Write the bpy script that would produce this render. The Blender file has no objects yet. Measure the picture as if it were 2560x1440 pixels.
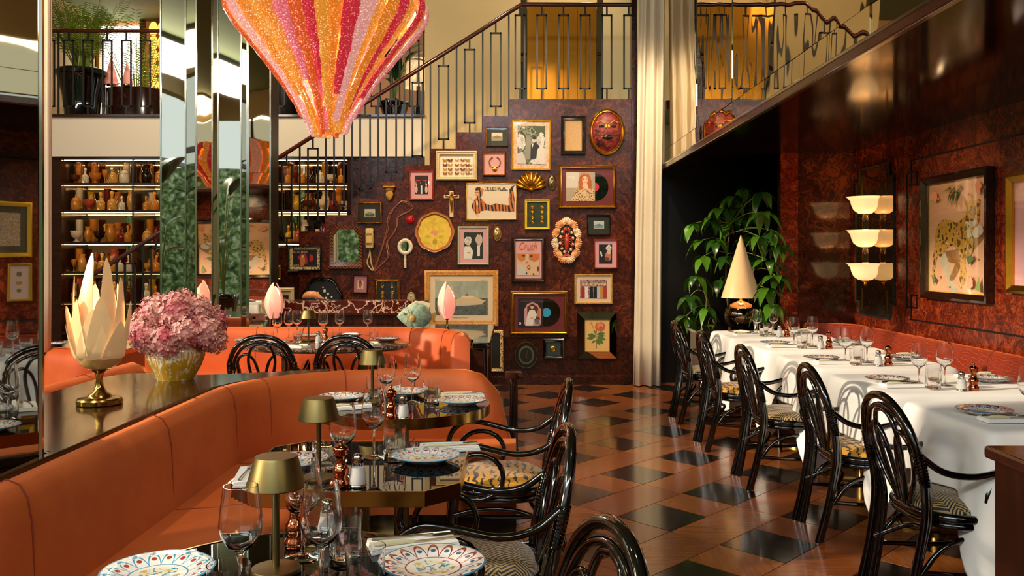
import bpy, math, random
from math import pi, sin, cos, tan, atan2, sqrt, radians
from mathutils import Vector, Matrix, Euler
random.seed(7)
SC = bpy.context.scene
COL = SC.collection
# ---------------------------------------------------------------- camera
F, HX, HY, EYE = 2200.0, 1280.0, 645.0, 1.40
cam = bpy.data.objects.new('camera', bpy.data.cameras.new('camera'))
COL.objects.link(cam)
cam.location = (0, 0, EYE); cam.rotation_euler = (pi/2, 0, 0)
cam.data.sensor_width = 36; cam.data.sensor_fit = 'HORIZONTAL'
cam.data.lens = 36*F/2560
cam.data.shift_y = -(720-HY)/2560
cam.data.clip_start = .05; cam.data.clip_end = 200
SC.camera = cam
# ---------------------------------------------------------------- world, sun, big lights, exposure
W = bpy.data.worlds.new('world'); SC.world = W; W.use_nodes = True
bg = W.node_tree.nodes['Background']
bg.inputs[0].default_value = (.80, .92, .90, 1); bg.inputs[1].default_value = 1.15
sun = bpy.data.objects.new('sun', bpy.data.lights.new('sun', 'SUN')); COL.objects.link(sun)
sun.data.energy = 4.9; sun.data.color = (1.0, .83, .62); sun.data.angle = radians(2.2)
sun.rotation_euler = Vector((.88, .27, -.285)).to_track_quat('-Z', 'Y').to_euler()
def area(name, loc, tgt, sx, sy, power, color):
    l = bpy.data.lights.new(name, 'AREA'); l.shape = 'RECTANGLE'; l.size = sx; l.size_y = sy
    l.energy = power; l.color = color
    o = bpy.data.objects.new(name, l); COL.objects.link(o); o.location = loc
    o.rotation_euler = (Vector(tgt)-Vector(loc)).to_track_quat('-Z', 'Y').to_euler()
    return o
def spot(name, loc, tgt, power, color, deg, blend=.6, r=.06):
    l = bpy.data.lights.new(name, 'SPOT'); l.energy = power; l.color = color
    l.spot_size = radians(deg); l.spot_blend = blend; l.shadow_soft_size = r
    o = bpy.data.objects.new(name, l); COL.objects.link(o); o.location = loc
    o.rotation_euler = (Vector(tgt)-Vector(loc)).to_track_quat('-Z', 'Y').to_euler()
    return o
def point(name, loc, power, color, r=.04, parent=None):
    l = bpy.data.lights.new(name, 'POINT'); l.energy = power; l.color = color; l.shadow_soft_size = r
    o = bpy.data.objects.new(name, l); COL.objects.link(o); o.location = loc
    if parent: o.parent = parent
    return o
# added strips above the window heads stand in for daylight (rear and left of the camera)
area('rear_window_daylight', (-1.6, -2.7, 4.95), (-.2, 5, .6), 6.0, .6, 240, (.84, .92, 1.0))
area('left_window_daylight', (-6.5, 2.6, 4.95), (.5, 4.4, .8), 8.5, .6, 380, (1.0, .88, .70))
# added warm spots without fittings, brightening parts of the room
WARM = (1.0, .72, .42)
spot('gallery_spot_one', (-1.6, 6.6, 5.0), (-.9, 9.7, 1.5), 430, WARM, 62)
spot('gallery_spot_two', (.4, 6.4, 5.0), (.45, 9.7, 1.7), 520, WARM, 62)
spot('booth_spot', (-1.9, 5.6, 5.0), (-1.6, 7.3, .7), 500, WARM, 50)
spot('counter_spot', (-2.6, 2.4, 5.0), (-1.7, 4.2, .8), 300, WARM, 46)
spot('left_booth_spot', (-3.4, 4.6, 5.0), (-3.0, 6.4, .7), 380, WARM, 50)
spot('aisle_spot', (.8, 5.0, 5.0), (.9, 6.6, 0), 260, WARM, 50)
spot('doorway_fill', (1.5, 7.4, 5.0), (1.95, 8.9, 1.2), 150, (1, .86, .66), 34)  # added to brighten the plant in the doorway
spot('alcove_spot_one', (2.45, 6.3, 2.38), (3.25, 6.4, 1.2), 26, WARM, 120)
spot('alcove_spot_two', (2.45, 4.6, 2.38), (3.25, 4.7, 1.2), 22, WARM, 120)
spot('alcove_spot_three', (2.6, 7.6, 2.38), (3.1, 7.8, .6), 14, WARM, 110)
spot('band_fill', (-3.4, 8.6, 5.1), (-3.4, 10.9, 2.9), 330, (1, .82, .6), 110)  # added to brighten the white mezzanine band
spot('stair_fill', (-.6, 8.9, 5.2), (-.7, 10.9, 3.6), 95, (1, .8, .55), 110)  # added to brighten the cream wall behind the stair
spot('landing_fill', (.9, 10.3, 5.2), (.6, 10.9, 3.3), 30, WARM, 120)  # added to lift the landing
spot('curtain_spot', (1.0, 8.0, 5.2), (1.5, 9.5, 2.2), 320, (1, .85, .66), 40)
spot('left_curtain_fill', (-2.2, 3.4, 4.6), (-2.88, 5.45, 2.6), 420, (1, .85, .66), 40)  # added to brighten the narrow left curtain
spot('mezzanine_spot', (-4.6, 12.2, 5.2), (-4.6, 13, 3.2), 120, (1, .75, .48), 130)
spot('front_booth_spot', (-.2, 2.2, 5.2), (-1.1, 3.6, .7), 220, (1, .84, .64), 64)
SC.view_settings.view_transform = 'Standard'; SC.view_settings.look = 'None'
SC.view_settings.gamma = 1; SC.view_settings.use_curve_mapping = False
SC.view_settings.exposure = 0.0

# ---------------------------------------------------------------- pixel helpers
def P(px, py, Y): return Vector(((px-HX)/F*Y, Y, EYE-(py-HY)/F*Y))
def T(px, py, z):
    Y = (EYE-z)*F/(py-HY); return Vector(((px-HX)/F*Y, Y, z))
def xs(px, Y): return (px-HX)/F*Y
def zs(py, Y): return EYE-(py-HY)/F*Y
# ---------------------------------------------------------------- mesh builder
def cr(pts, n=6, closed=False):
    pts = [Vector(p) for p in pts]; out = []; m = len(pts)
    for i in range(m if closed else m-1):
        if closed: p0, p1, p2, p3 = pts[i-1], pts[i], pts[(i+1) % m], pts[(i+2) % m]
        else:
            p1, p2 = pts[i], pts[i+1]
            p0 = pts[i-1] if i else p1*2-p2
            p3 = pts[i+2] if i+2 < m else p2*2-p1
        for k in range(n):
            t = k/n; t2 = t*t; t3 = t2*t
            out.append(.5*((2*p1)+(p2-p0)*t+(2*p0-5*p1+4*p2-p3)*t2+(3*p1-p0-3*p2+p3)*t3))
    if not closed: out.append(pts[-1])
    return out
class MB:
    def __init__(s): s.v = []; s.f = []; s.m = []; s.cm = 0
    def add(s, vs, fs):
        o = len(s.v); s.v += [tuple(v) for v in vs]
        s.f += [tuple(i+o for i in f) for f in fs]; s.m += [s.cm]*len(fs); return s
    def mat(s, i): s.cm = i; return s
    def bb(s, x0, x1, y0, y1, z0, z1):
        return s.add([(x0,y0,z0),(x1,y0,z0),(x1,y1,z0),(x0,y1,z0),(x0,y0,z1),(x1,y0,z1),(x1,y1,z1),(x0,y1,z1)],
                     [(0,3,2,1),(4,5,6,7),(0,1,5,4),(1,2,6,5),(2,3,7,6),(3,0,4,7)])
    def bar(s, a, b, w, h=None):
        a = Vector(a); b = Vector(b); d = (b-a).normalized(); h = h or w
        up = Vector((0,0,1)) if abs(d.z) < .9 else Vector((0,1,0))
        n = d.cross(up).normalized()*w/2; u = n.cross(d).normalized()*h/2
        return s.add([a-n-u,a+n-u,a+n+u,a-n+u,b-n-u,b+n-u,b+n+u,b-n+u],
                     [(0,3,2,1),(4,5,6,7),(0,1,5,4),(1,2,6,5),(2,3,7,6),(3,0,4,7)])
    def tube(s, pts, r, n=8, closed=False):
        pts = [Vector(p) for p in pts]; m = len(pts)
        rs = r if isinstance(r, (list, tuple)) else [r]*m
        vs = []; u = None
        for i, p in enumerate(pts):
            if closed: d = pts[(i+1) % m]-pts[i-1]
            else: d = pts[min(i+1, m-1)]-pts[max(i-1, 0)]
            d = d.normalized() if d.length > 1e-9 else Vector((0,0,1))
            if u is None: u = d.orthogonal().normalized()
            else:
                u = u-d*u.dot(d); u = u.normalized() if u.length > 1e-6 else d.orthogonal().normalized()
            w = d.cross(u)
            for k in range(n):
                a = 2*pi*k/n; vs.append(p+(u*cos(a)+w*sin(a))*rs[i])
        fs = []
        for i in range(m if closed else m-1):
            j = (i+1) % m; sh = 0
            if closed and j == 0:
                best = 1e9
                for q in range(n):
                    dd = (vs[i*n]-vs[q]).length
                    if dd < best: best, sh = dd, q
            for k in range(n):
                k2 = (k+1) % n
                fs.append((i*n+k, i*n+k2, j*n+(k2+sh) % n, j*n+(k+sh) % n))
        if not closed:
            fs.append(tuple(range(n-1, -1, -1))); fs.append(tuple((m-1)*n+k for k in range(n)))
        return s.add(vs, fs)
    def lathe(s, prof, n=24, c=(0,0,0), a0=0, a1=2*pi, sx=1, sy=1):
        full = abs(a1-a0-2*pi) < 1e-6; cols = n if full else n+1; vs = []; ids = []
        for (r, z) in prof:
            if r < 1e-6 and full:
                ids.append([len(vs)]*cols); vs.append((c[0], c[1], c[2]+z)); continue
            row = []
            for k in range(cols):
                a = a0+(a1-a0)*k/n; row.append(len(vs))
                vs.append((c[0]+r*cos(a)*sx, c[1]+r*sin(a)*sy, c[2]+z))
            ids.append(row)
        fs = []
        for i in range(len(prof)-1):
            A, B = ids[i], ids[i+1]
            for k in range(n):
                k2 = (k+1) % cols
                q = [A[k], A[k2], B[k2], B[k]]; u = []
                for x in q:
                    if x not in u: u.append(x)
                if len(u) > 2: fs.append(tuple(u))
        return s.add(vs, fs)
    def prism(s, poly, y0, y1):          # poly in (x,z), extruded along y
        n = len(poly)
        vs = [(x, y0, z) for x, z in poly]+[(x, y1, z) for x, z in poly]
        fs = [tuple(range(n)), tuple(range(2*n-1, n-1, -1))]
        fs += [(i, i+n, (i+1) % n+n, (i+1) % n) for i in range(n)]
        return s.add(vs, fs)
    def slab(s, poly, z0, z1):           # poly in (x,y), extruded along z
        n = len(poly)
        vs = [(x, y, z0) for x, y in poly]+[(x, y, z1) for x, y in poly]
        fs = [tuple(range(n-1, -1, -1)), tuple(range(n, 2*n))]
        fs += [(i, (i+1) % n, (i+1) % n+n, i+n) for i in range(n)]
        return s.add(vs, fs)
    def grid(s, rows, closed=False):
        m = len(rows[0]); vs = [p for r in rows for p in r]; fs = []
        for i in range(len(rows)-1):
            for k in range(m if closed else m-1):
                k2 = (k+1) % m
                fs.append((i*m+k, i*m+k2, (i+1)*m+k2, (i+1)*m+k))
        return s.add(vs, fs)
    def sphere(s, c, rx, ry=None, rz=None, n=12, m=8):
        ry = ry or rx; rz = rz or rx
        b = len(s.v); s.lathe([(sin(pi*i/m), -cos(pi*i/m)) for i in range(m+1)], n)
        for i in range(b, len(s.v)):
            x, y, z = s.v[i]; s.v[i] = (c[0]+x*rx, c[1]+y*ry, c[2]+z*rz)
        return s
    def xf(s, M, start=0):
        for i in range(start, len(s.v)): s.v[i] = tuple(M @ Vector(s.v[i]))
        return s
    def mesh(s, name, mats, smooth=True, ang=40):
        me = bpy.data.meshes.new(name); me.from_pydata(s.v, [], s.f)
        mats = mats if isinstance(mats, (list, tuple)) else [mats]
        for m in mats: me.materials.append(m)
        if len(mats) > 1: me.polygons.foreach_set('material_index', s.m)
        if smooth:
            me.polygons.foreach_set('use_smooth', [True]*len(me.polygons))
            me.set_sharp_from_angle(angle=radians(ang))
        me.update(); return me
    def build(s, name, mats, parent=None, smooth=True, loc=None, bevel=0, ang=40):
        o = bpy.data.objects.new(name, s.mesh(name, mats, smooth, ang)); COL.objects.link(o)
        if parent: o.parent = parent
        if loc is not None: o.location = loc
        if bevel:
            b = o.modifiers.new('bevel', 'BEVEL'); b.width = bevel; b.segments = 2; b.limit_method = 'ANGLE'
        return o
def tag(o, label, cat, group=None):
    o['label'] = label; o['category'] = cat
    if group: o['group'] = group
    return o
def thing(name, label, cat, loc=(0,0,0), rz=0, group=None):
    o = bpy.data.objects.new(name, None); COL.objects.link(o)
    o.empty_display_size = .05; o.location = loc; o.rotation_euler = (0,0,rz)
    return tag(o, label, cat, group)
def struct(o): o['kind'] = 'structure'; return o
def dup(root, loc=None, rz=None, label=None, group=None):
    def cp(o, par):
        c = o.copy(); COL.objects.link(c)
        if par: c.parent = par
        for ch in o.children: cp(ch, c)
        return c
    r = cp(root, None)
    if loc is not None: r.location = loc
    if rz is not None: r.rotation_euler = (0,0,rz)
    if label: r['label'] = label
    if group: r['group'] = group
    return r
def inst(me, name, parent=None, loc=(0,0,0), rot=(0,0,0), scale=None):
    o = bpy.data.objects.new(name, me); COL.objects.link(o)
    o.location = loc; o.rotation_euler = rot
    if scale: o.scale = scale if isinstance(scale, tuple) else (scale,)*3
    if parent: o.parent = parent
    return o
def ell(cx, cy, rx, ry=None, n=20, a0=0):
    ry = ry or rx; return [(cx+rx*cos(a0+2*pi*i/n), cy+ry*sin(a0+2*pi*i/n)) for i in range(n)]
def rect(x0, y0, x1, y1): return [(x0,y0),(x1,y0),(x1,y1),(x0,y1)]
ORD = ['first','second','third','fourth','fifth','sixth','seventh','eighth','ninth','tenth','eleventh','twelfth','thirteenth',
       'fourteenth','fifteenth','sixteenth','seventeenth','eighteenth','nineteenth','twentieth']
# ---------------------------------------------------------------- materials
def lin(h):
    if not isinstance(h, str): return (*h[:3], 1)
    h = h.lstrip('#'); o = []
    for i in (0, 2, 4):
        c = int(h[i:i+2], 16)/255; o.append(c/12.92 if c <= .04045 else ((c+.055)/1.055)**2.4)
    return (*o, 1)
class NT:
    def __init__(s, name):
        s.m = bpy.data.materials.new(name); s.m.use_nodes = True; s.t = s.m.node_tree
        s.b = s.t.nodes['Principled BSDF']; s.out = s.t.nodes['Material Output']; s._co = None
    def n(s, typ, **kw):
        x = s.t.nodes.new(typ)
        for k, v in kw.items(): setattr(x, k, v)
        return x
    def set(s, sock, v):
        if isinstance(v, bpy.types.NodeSocket): s.t.links.new(v, sock)
        elif isinstance(v, str): sock.default_value = lin(v)
        else: sock.default_value = v
    def co(s, kind='Object'):
        if not s._co: s._co = s.n('ShaderNodeTexCoord')
        return s._co.outputs[kind]
    def ma(s, op, a, b=0.0, c=None, clamp=False):
        x = s.n('ShaderNodeMath', operation=op, use_clamp=clamp); s.set(x.inputs[0], a); s.set(x.inputs[1], b)
        if c is not None: s.set(x.inputs[2], c)
        return x.outputs[0]
    def noise(s, scale, detail=3, rough=.55, dist=0, vec=None, out=0):
        x = s.n('ShaderNodeTexNoise'); x.inputs['Scale'].default_value = scale; x.inputs['Detail'].default_value = detail
        x.inputs['Roughness'].default_value = rough; x.inputs['Distortion'].default_value = dist
        s.set(x.inputs['Vector'], vec if vec is not None else s.co()); return x.outputs[out]
    def voro(s, scale, feature='F1', vec=None, out=0, rand=1):
        x = s.n('ShaderNodeTexVoronoi', feature=feature); x.inputs['Scale'].default_value = scale
        x.inputs['Randomness'].default_value = rand
        s.set(x.inputs['Vector'], vec if vec is not None else s.co()); return x.outputs[out]
    def wave(s, scale, dist=0, detail=2, dscale=1, dirn='X', vec=None, typ='BANDS'):
        x = s.n('ShaderNodeTexWave', wave_type=typ)
        if typ == 'BANDS': x.bands_direction = dirn
        x.inputs['Scale'].default_value = scale; x.inputs['Distortion'].default_value = dist
        x.inputs['Detail'].default_value = detail; x.inputs['Detail Scale'].default_value = dscale
        s.set(x.inputs['Vector'], vec if vec is not None else s.co()); return x.outputs[1]
    def ramp(s, fac, stops, const=False):
        x = s.n('ShaderNodeValToRGB'); e = x.color_ramp.elements
        if const: x.color_ramp.interpolation = 'CONSTANT'
        e[0].position, e[0].color = stops[0][0], lin(stops[0][1]); e[1].position, e[1].color = stops[1][0], lin(stops[1][1])
        for p, c in stops[2:]: q = e.new(p); q.color = lin(c)
        s.set(x.inputs[0], fac); return x.outputs[0]
    def mix(s, fac, a, b):
        x = s.n('ShaderNodeMix', data_type='RGBA'); s.set(x.inputs['Factor'], fac)
        for k, v in (('A', a), ('B', b)):
            q = [i for i in x.inputs if i.name == k and i.type == 'RGBA'][0]; s.set(q, lin(v) if not isinstance(v, bpy.types.NodeSocket) else v)
        return [o for o in x.outputs if o.type == 'RGBA'][0]
    def bump(s, h, strength=.3, dist=.01):
        x = s.n('ShaderNodeBump'); x.inputs['Strength'].default_value = strength; x.inputs['Distance'].default_value = dist
        s.set(x.inputs['Height'], h); s.t.links.new(x.outputs[0], s.b.inputs['Normal']); return s
    def map(s, scale=(1,1,1), rot=(0,0,0), loc=(0,0,0), vec=None):
        x = s.n('ShaderNodeMapping'); s.set(x.inputs[0], vec if vec is not None else s.co())
        x.inputs['Scale'].default_value = scale; x.inputs['Rotation'].default_value = rot; x.inputs['Location'].default_value = loc
        return x.outputs[0]
    def xyz(s, vec=None):
        x = s.n('ShaderNodeSeparateXYZ'); s.set(x.inputs[0], vec if vec is not None else s.co()); return x.outputs
    def pr(s, color=None, rough=None, metal=None, trans=None, ior=None, coat=None, sheen=None, em=None, es=None, spec=None, sheent=None, coatr=None):
        I = s.b.inputs
        for k, v in (('Base Color', color), ('Roughness', rough), ('Metallic', metal), ('Transmission Weight', trans), ('IOR', ior),
                     ('Coat Weight', coat), ('Sheen Weight', sheen), ('Emission Color', em), ('Emission Strength', es),
                     ('Specular IOR Level', spec), ('Sheen Tint', sheent), ('Coat Roughness', coatr)):
            if v is not None: s.set(I[k], lin(v) if isinstance(v, str) else v)
        return s
_C = {}
def C(h, rough=.55, var=.0, coat=0):          # plain colour with a little tone noise
    k = (h, rough, var, coat)
    if k not in _C:
        t = NT('paint_'+h.strip('#')); c = h
        if var:
            a = lin(h); d = tuple(max(0, x*(1-var)) for x in a[:3]); c = t.mix(t.noise(14, 4), a, d)
        t.pr(c, rough, coat=coat); _C[k] = t.m
    return _C[k]
def simple(name, color, rough=.5, **kw): return NT(name).pr(color, rough, **kw).m
def mk_burl(name, dark, mid, hi, rough=.13, s=1.0, bp=.1):
    t = NT(name)
    w = t.noise(1.6*s, 4, .6, out=1)
    v = t.n('ShaderNodeVectorMath', operation='MULTIPLY_ADD'); t.set(v.inputs[0], w); v.inputs[1].default_value = (1.6/s,)*3; t.set(v.inputs[2], t.co())
    n1 = t.noise(5*s, 8, .68, 1.5, vec=v.outputs[0]); n2 = t.noise(18*s, 5, .6, 2.2, vec=v.outputs[0])
    f = t.ma('ADD', t.ma('MULTIPLY', n1, .6), t.ma('MULTIPLY', n2, .4))
    t.pr(t.ramp(f, [(.36, dark), (.5, mid), (.62, hi), (.72, mid)]), rough, coat=.12, coatr=.12, spec=.35)
    t.bump(n2, bp, .012); return t.m
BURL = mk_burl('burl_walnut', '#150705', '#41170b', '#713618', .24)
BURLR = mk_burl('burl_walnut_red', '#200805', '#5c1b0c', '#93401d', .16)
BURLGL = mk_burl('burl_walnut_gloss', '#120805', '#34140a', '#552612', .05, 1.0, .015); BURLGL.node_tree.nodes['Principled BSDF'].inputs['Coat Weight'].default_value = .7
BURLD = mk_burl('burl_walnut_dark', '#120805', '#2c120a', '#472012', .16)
BURLG = mk_burl('burl_golden', '#7a4416', '#c98a3c', '#e0a95a', .25, 5)
def mk_wood(name, a, b, rough=.25, sc=(1,14,14), coat=.4, rot=(0,0,0)):
    t = NT(name); v = t.map(sc, rot); n = t.noise(2.2, 6, .6, .8, vec=v)
    t.pr(t.ramp(n, [(.3, a), (.7, b)]), rough, coat=coat, coatr=.1); t.bump(n, .04, .005); return t.m
RAILW = mk_wood('mahogany_rail', '#2a0f08', '#5c2415', .2)
DARKW = mk_wood('dark_stained_wood', '#1b0c07', '#3a1a0e', .18)
TOPW = mk_wood('glossy_counter_wood', '#1d0f08', '#42240f', .12, (10,1,10), .25)
CABW = mk_wood('host_stand_wood', '#24110a', '#3c1c10', .22, (8,8,1), .5)
PALEW = mk_wood('pale_wood', '#c9b083', '#e3cfa5', .45, coat=0)
LEDGE = mk_wood('tray_wood', '#8e4f22', '#bd7430', .3)
PLANK = []
for i, (a, b) in enumerate((('#743a16', '#945020'), ('#7a4018', '#9a5823'), ('#6c3514', '#8c4a1e'), ('#804519', '#9f5c26'))):
    PLANK.append([mk_wood('floor_plank_wood', a, b, .24, (14,1.2,1) if q == 0 else (1.2,14,1), .35, (0,0,pi/4)) for q in (0, 1)])
TILE = mk_wood('ebonised_floor_square', '#120d09', '#251a12', .17, (2,12,1), .4, (0,0,pi/4))
def mk_velvet(name, a, b):
    t = NT(name); n = t.noise(3.2, 5, .6, .4); n2 = t.noise(220, 2)
    t.pr(t.ramp(n, [(.3, a), (.7, b)]), .54, sheen=.75, sheent='#ff9f60', spec=.35); t.b.inputs['Sheen Roughness'].default_value = .35
    t.bump(n2, .08, .002); return t.m
VELVET = mk_velvet('orange_velvet', '#a84c1e', '#be602c')
VELVET2 = mk_velvet('deep_orange_velvet', '#b84a18', '#d0602a')
def mk_banq():
    t = NT('red_patterned_velvet'); w = t.wave(5, 9, 2, 1.2, 'Z', vec=t.map((1,1,1.6)))
    l = t.ma('LESS_THAN', t.ma('ABSOLUTE', t.ma('SUBTRACT', w, .5)), .07)
    t.pr(t.mix(l, '#6e1a0a', '#a34a22'), .5, sheen=.6, sheent='#ff7a45'); return t.m
BANQ = mk_banq()
SEAM = simple('seam_thread', '#7a2c0c', .8)
BLACKL = NT('black_lacquer').pr('#050505', .12, coat=1, coatr=.05, spec=.6).m
BLACKM = simple('black_metal', '#100d0b', .38, metal=.3)
BLACKP = NT('black_glaze').pr('#060505', .06, coat=1, coatr=.03).m
BLACKG = NT('black_mirror_glass').pr('#060504', .015, spec=.55).m
def mk_metal(name, c, rough, var=.0, an=0):
    t = NT(name); n = t.noise(30, 3)
    t.pr(c, t.ma('ADD', t.ma('MULTIPLY', n, .08), rough-.04), 1.0)
    return t.m
BRASS = mk_metal('polished_brass', '#b3904a', .16)
BRASSB = mk_metal('brushed_brass', '#7f6e44', .42)
BRASSD = mk_metal('antique_brass', '#6b5527', .3)
GOLD = mk_metal('gilt', '#c8932e', .26)
GOLDY = simple('yellow_gold_paint', '#d8a92a', .35, metal=.55)
COPPER = mk_metal('polished_copper', '#c06a45', .1)
STEEL = mk_metal('polished_steel', '#c9c6bd', .12)
def mk_mirror(name, tint='#e8e4da', wav=.0, sc=2.0):
    t = NT(name).pr(tint, .015, 1.0)
    if wav: t.bump(t.noise(sc, 1, .4, vec=t.map((1,1,.55))), wav, .05)
    return t.m
MIRROR = mk_mirror('mirror'); MIRRORW = mk_mirror('wavy_mirror', '#cdbb9a', .10, 2.6); MIRRORC = mk_mirror('column_mirror', '#d9d6cc', .03, 2.0)
SMOKED = mk_mirror('smoked_mirror', '#a8957a')
AMBERM = NT('amber_mirror_glass').pr('#b5791a', .22, .75, coat=.5).m
def mk_glass(name, c='#ffffff', rough=0, ior=1.45): return NT(name).pr(c, rough, trans=1, ior=ior).m
GLASS = mk_glass('clear_glass')
def mk_pane(name, k=.5):
    t = NT(name); fr = t.n('ShaderNodeFresnel'); fr.inputs[0].default_value = 1.5
    a = t.n('ShaderNodeBsdfTransparent'); g = t.n('ShaderNodeBsdfGlossy'); g.inputs['Roughness'].default_value = .02
    mx = t.n('ShaderNodeMixShader'); t.set(mx.inputs[0], t.ma('MULTIPLY', fr.outputs[0], k)); t.t.links.new(a.outputs[0], mx.inputs[1]); t.t.links.new(g.outputs[0], mx.inputs[2])
    t.t.links.new(mx.outputs[0], t.out.inputs[0]); return t.m
PANE = mk_pane('picture_glass', .28)
def mk_tint(name, c, em=.0):
    t = NT(name); n = t.noise(22, 3)
    t.pr(c, .08, trans=.58, ior=1.36, coat=.5); t.bump(n, .25, .01); return t.m
TINTS = [mk_tint('amber_glass', '#e8962c', .05), mk_tint('honey_glass', '#f2b34a', .06), mk_tint('brown_glass', '#7a3510'), mk_tint('rose_glass', '#d9603a', .04),
         mk_tint('cranberry_glass', '#8e1f14'), mk_tint('clear_cut_glass', '#f7e3bd', .04), mk_tint('smoke_glass', '#2a150a'), mk_tint('gold_glass', '#d9a520', .05)]
CREAMG = simple('cream_ceramic', '#e2c27a', .3, coat=.4)
CREAM = NT('cream_plaster'); CREAM.pr(CREAM.mix(CREAM.noise(2, 4), '#d2bb8a', '#c6ad78'), .75); CREAM = CREAM.m
WHITEP = simple('white_plaster', '#e9dcc6', .8)
PEACH = simple('peach_plaster', '#d9a074', .8)
def mk_cloth(name, a, b, tr=.0):
    t = NT(name); n = t.noise(400, 2); t.pr(t.mix(t.noise(3, 3), a, b), .85, sheen=.2, trans=0); t.bump(n, .06, .001)
    if tr: t.b.inputs['Subsurface Weight'].default_value = tr
    return t.m
LINEN = mk_cloth('white_linen', '#efece6', '#e4e0d8'); CURTAIN = mk_cloth('cream_curtain', '#eadfc8', '#dccdb0'); NAPK = mk_cloth('white_napkin', '#f1efea', '#e6e2da')
def mk_emit(name, c, e, base=None): return NT(name).pr(base or c, .5, em=c, es=e).m
LED = mk_emit('led_strip', '#ffcf8f', 30); BULB = mk_emit('lamp_bulb', '#ffcf90', 30)
def mk_shade(name, c, em, tr=.5):
    t = NT(name); n = t.noise(9, 4, .6, .6)
    t.pr(t.mix(n, c, tuple(x*.82 for x in lin(c)[:3])), .25, coat=.4, em=c, es=em); t.b.inputs['Subsurface Weight'].default_value = tr
    t.b.inputs['Subsurface Radius'].default_value = (.05,.04,.03); return t.m
SHELLG = mk_shade('pearl_shell_glass', '#ecca94', .16); PINKG = mk_shade('pink_pearl_glass', '#f2b8a4', .34); ALAB = mk_shade('alabaster_glass', '#f7cf92', 1.05)
CONE = mk_shade('blush_card_shade', '#efc08a', .16, .1); PINKCONE = mk_shade('pink_pleated_shade', '#ef9c8c', .25, .1)
def mk_marble(name, base, vein, dark, s=1.0):
    t = NT(name); w = t.noise(3*s, 4, .6, out=1)
    v = t.n('ShaderNodeVectorMath', operation='MULTIPLY_ADD'); t.set(v.inputs[0], w); v.inputs[1].default_value = (.5/s,)*3; t.set(v.inputs[2], t.co())
    e = t.voro(5*s, 'DISTANCE_TO_EDGE', vec=v.outputs[0]); l = t.ramp(e, [(0, '#ffffff'), (.05, '#000000')]); k = t.noise(4*s, 3)
    e2 = t.voro(13*s, 'DISTANCE_TO_EDGE', vec=v.outputs[0]); l2 = t.ramp(e2, [(0, '#ffffff'), (.06, '#000000')]); f = t.ma('MAXIMUM', t.ma('MULTIPLY', l, t.ma('GREATER_THAN', k, .36)), t.ma('MULTIPLY', l2, t.ma('GREATER_THAN', t.noise(3*s, 2), .53))); t.pr(t.mix(f, t.mix(t.noise(7*s, 5), base, dark), vein), .1, coat=.4); return t.m
MARBLE = mk_marble('red_veined_marble', '#5c1c12', '#e6c3ae', '#2a0c08'); MARBLE2 = mk_marble('brown_marble', '#5a4236', '#b49c8a', '#2c1d16', 2)
def mk_leaf(name, a, b, rough=.25):
    t = NT(name); t.pr(t.mix(t.noise(6, 3), a, b), rough, coat=.3); t.b.inputs['Subsurface Weight'].default_value = .08; return t.m
LEAF = mk_leaf('glossy_green_leaf', '#2f5a12', '#5d8a1e'); LEAFD = mk_leaf('dark_green_leaf', '#16300c', '#2f5a18'); LEAFY = mk_leaf('palm_leaf', '#3d6a14', '#93a82c', .4)
STEM = simple('green_stem', '#6b7a2c', .5); TRUNK = simple('brown_trunk', '#5b4628', .8); SOIL = simple('dark_soil', '#1a110a', .95)
def mk_seat(name, kind):
    t = NT(name)
    if kind == 'tiger':
        w = t.wave(9, 7, 3, 2.2, 'Y', vec=t.map((1,1,1))); f = t.ma('LESS_THAN', w, .3)
        f = t.ma('MULTIPLY', f, t.ma('GREATER_THAN', t.noise(26, 2), .44)); t.pr(t.mix(f, '#c98d14', '#16100a'), .7, sheen=.4)
    else:
        o = t.xyz(); a = t.ma('ADD', o[0], t.ma('MULTIPLY', t.ma('PINGPONG', t.ma('ADD', o[1], 3.0), .045), .9))
        b = t.ma('ADD', o[1], t.ma('MULTIPLY', t.ma('PINGPONG', t.ma('ADD', o[0], 3.0), .05), .9))
        sel = t.ma('GREATER_THAN', t.voro(11, out=0, rand=.6), .34)
        q = t.ma('ADD', t.ma('MULTIPLY', a, sel), t.ma('MULTIPLY', b, t.ma('SUBTRACT', 1.0, sel)))
        f = t.ma('LESS_THAN', t.ma('FRACT', t.ma('MULTIPLY', t.ma('ADD', q, 5.0), 62)), .5); t.pr(t.mix(f, '#b3945c', '#14100c'), .7, sheen=.4)
    return t.m
TIGER = mk_seat('tiger_seat_fabric', 'tiger'); MAZE = mk_seat('maze_seat_fabric', 'maze')
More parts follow.
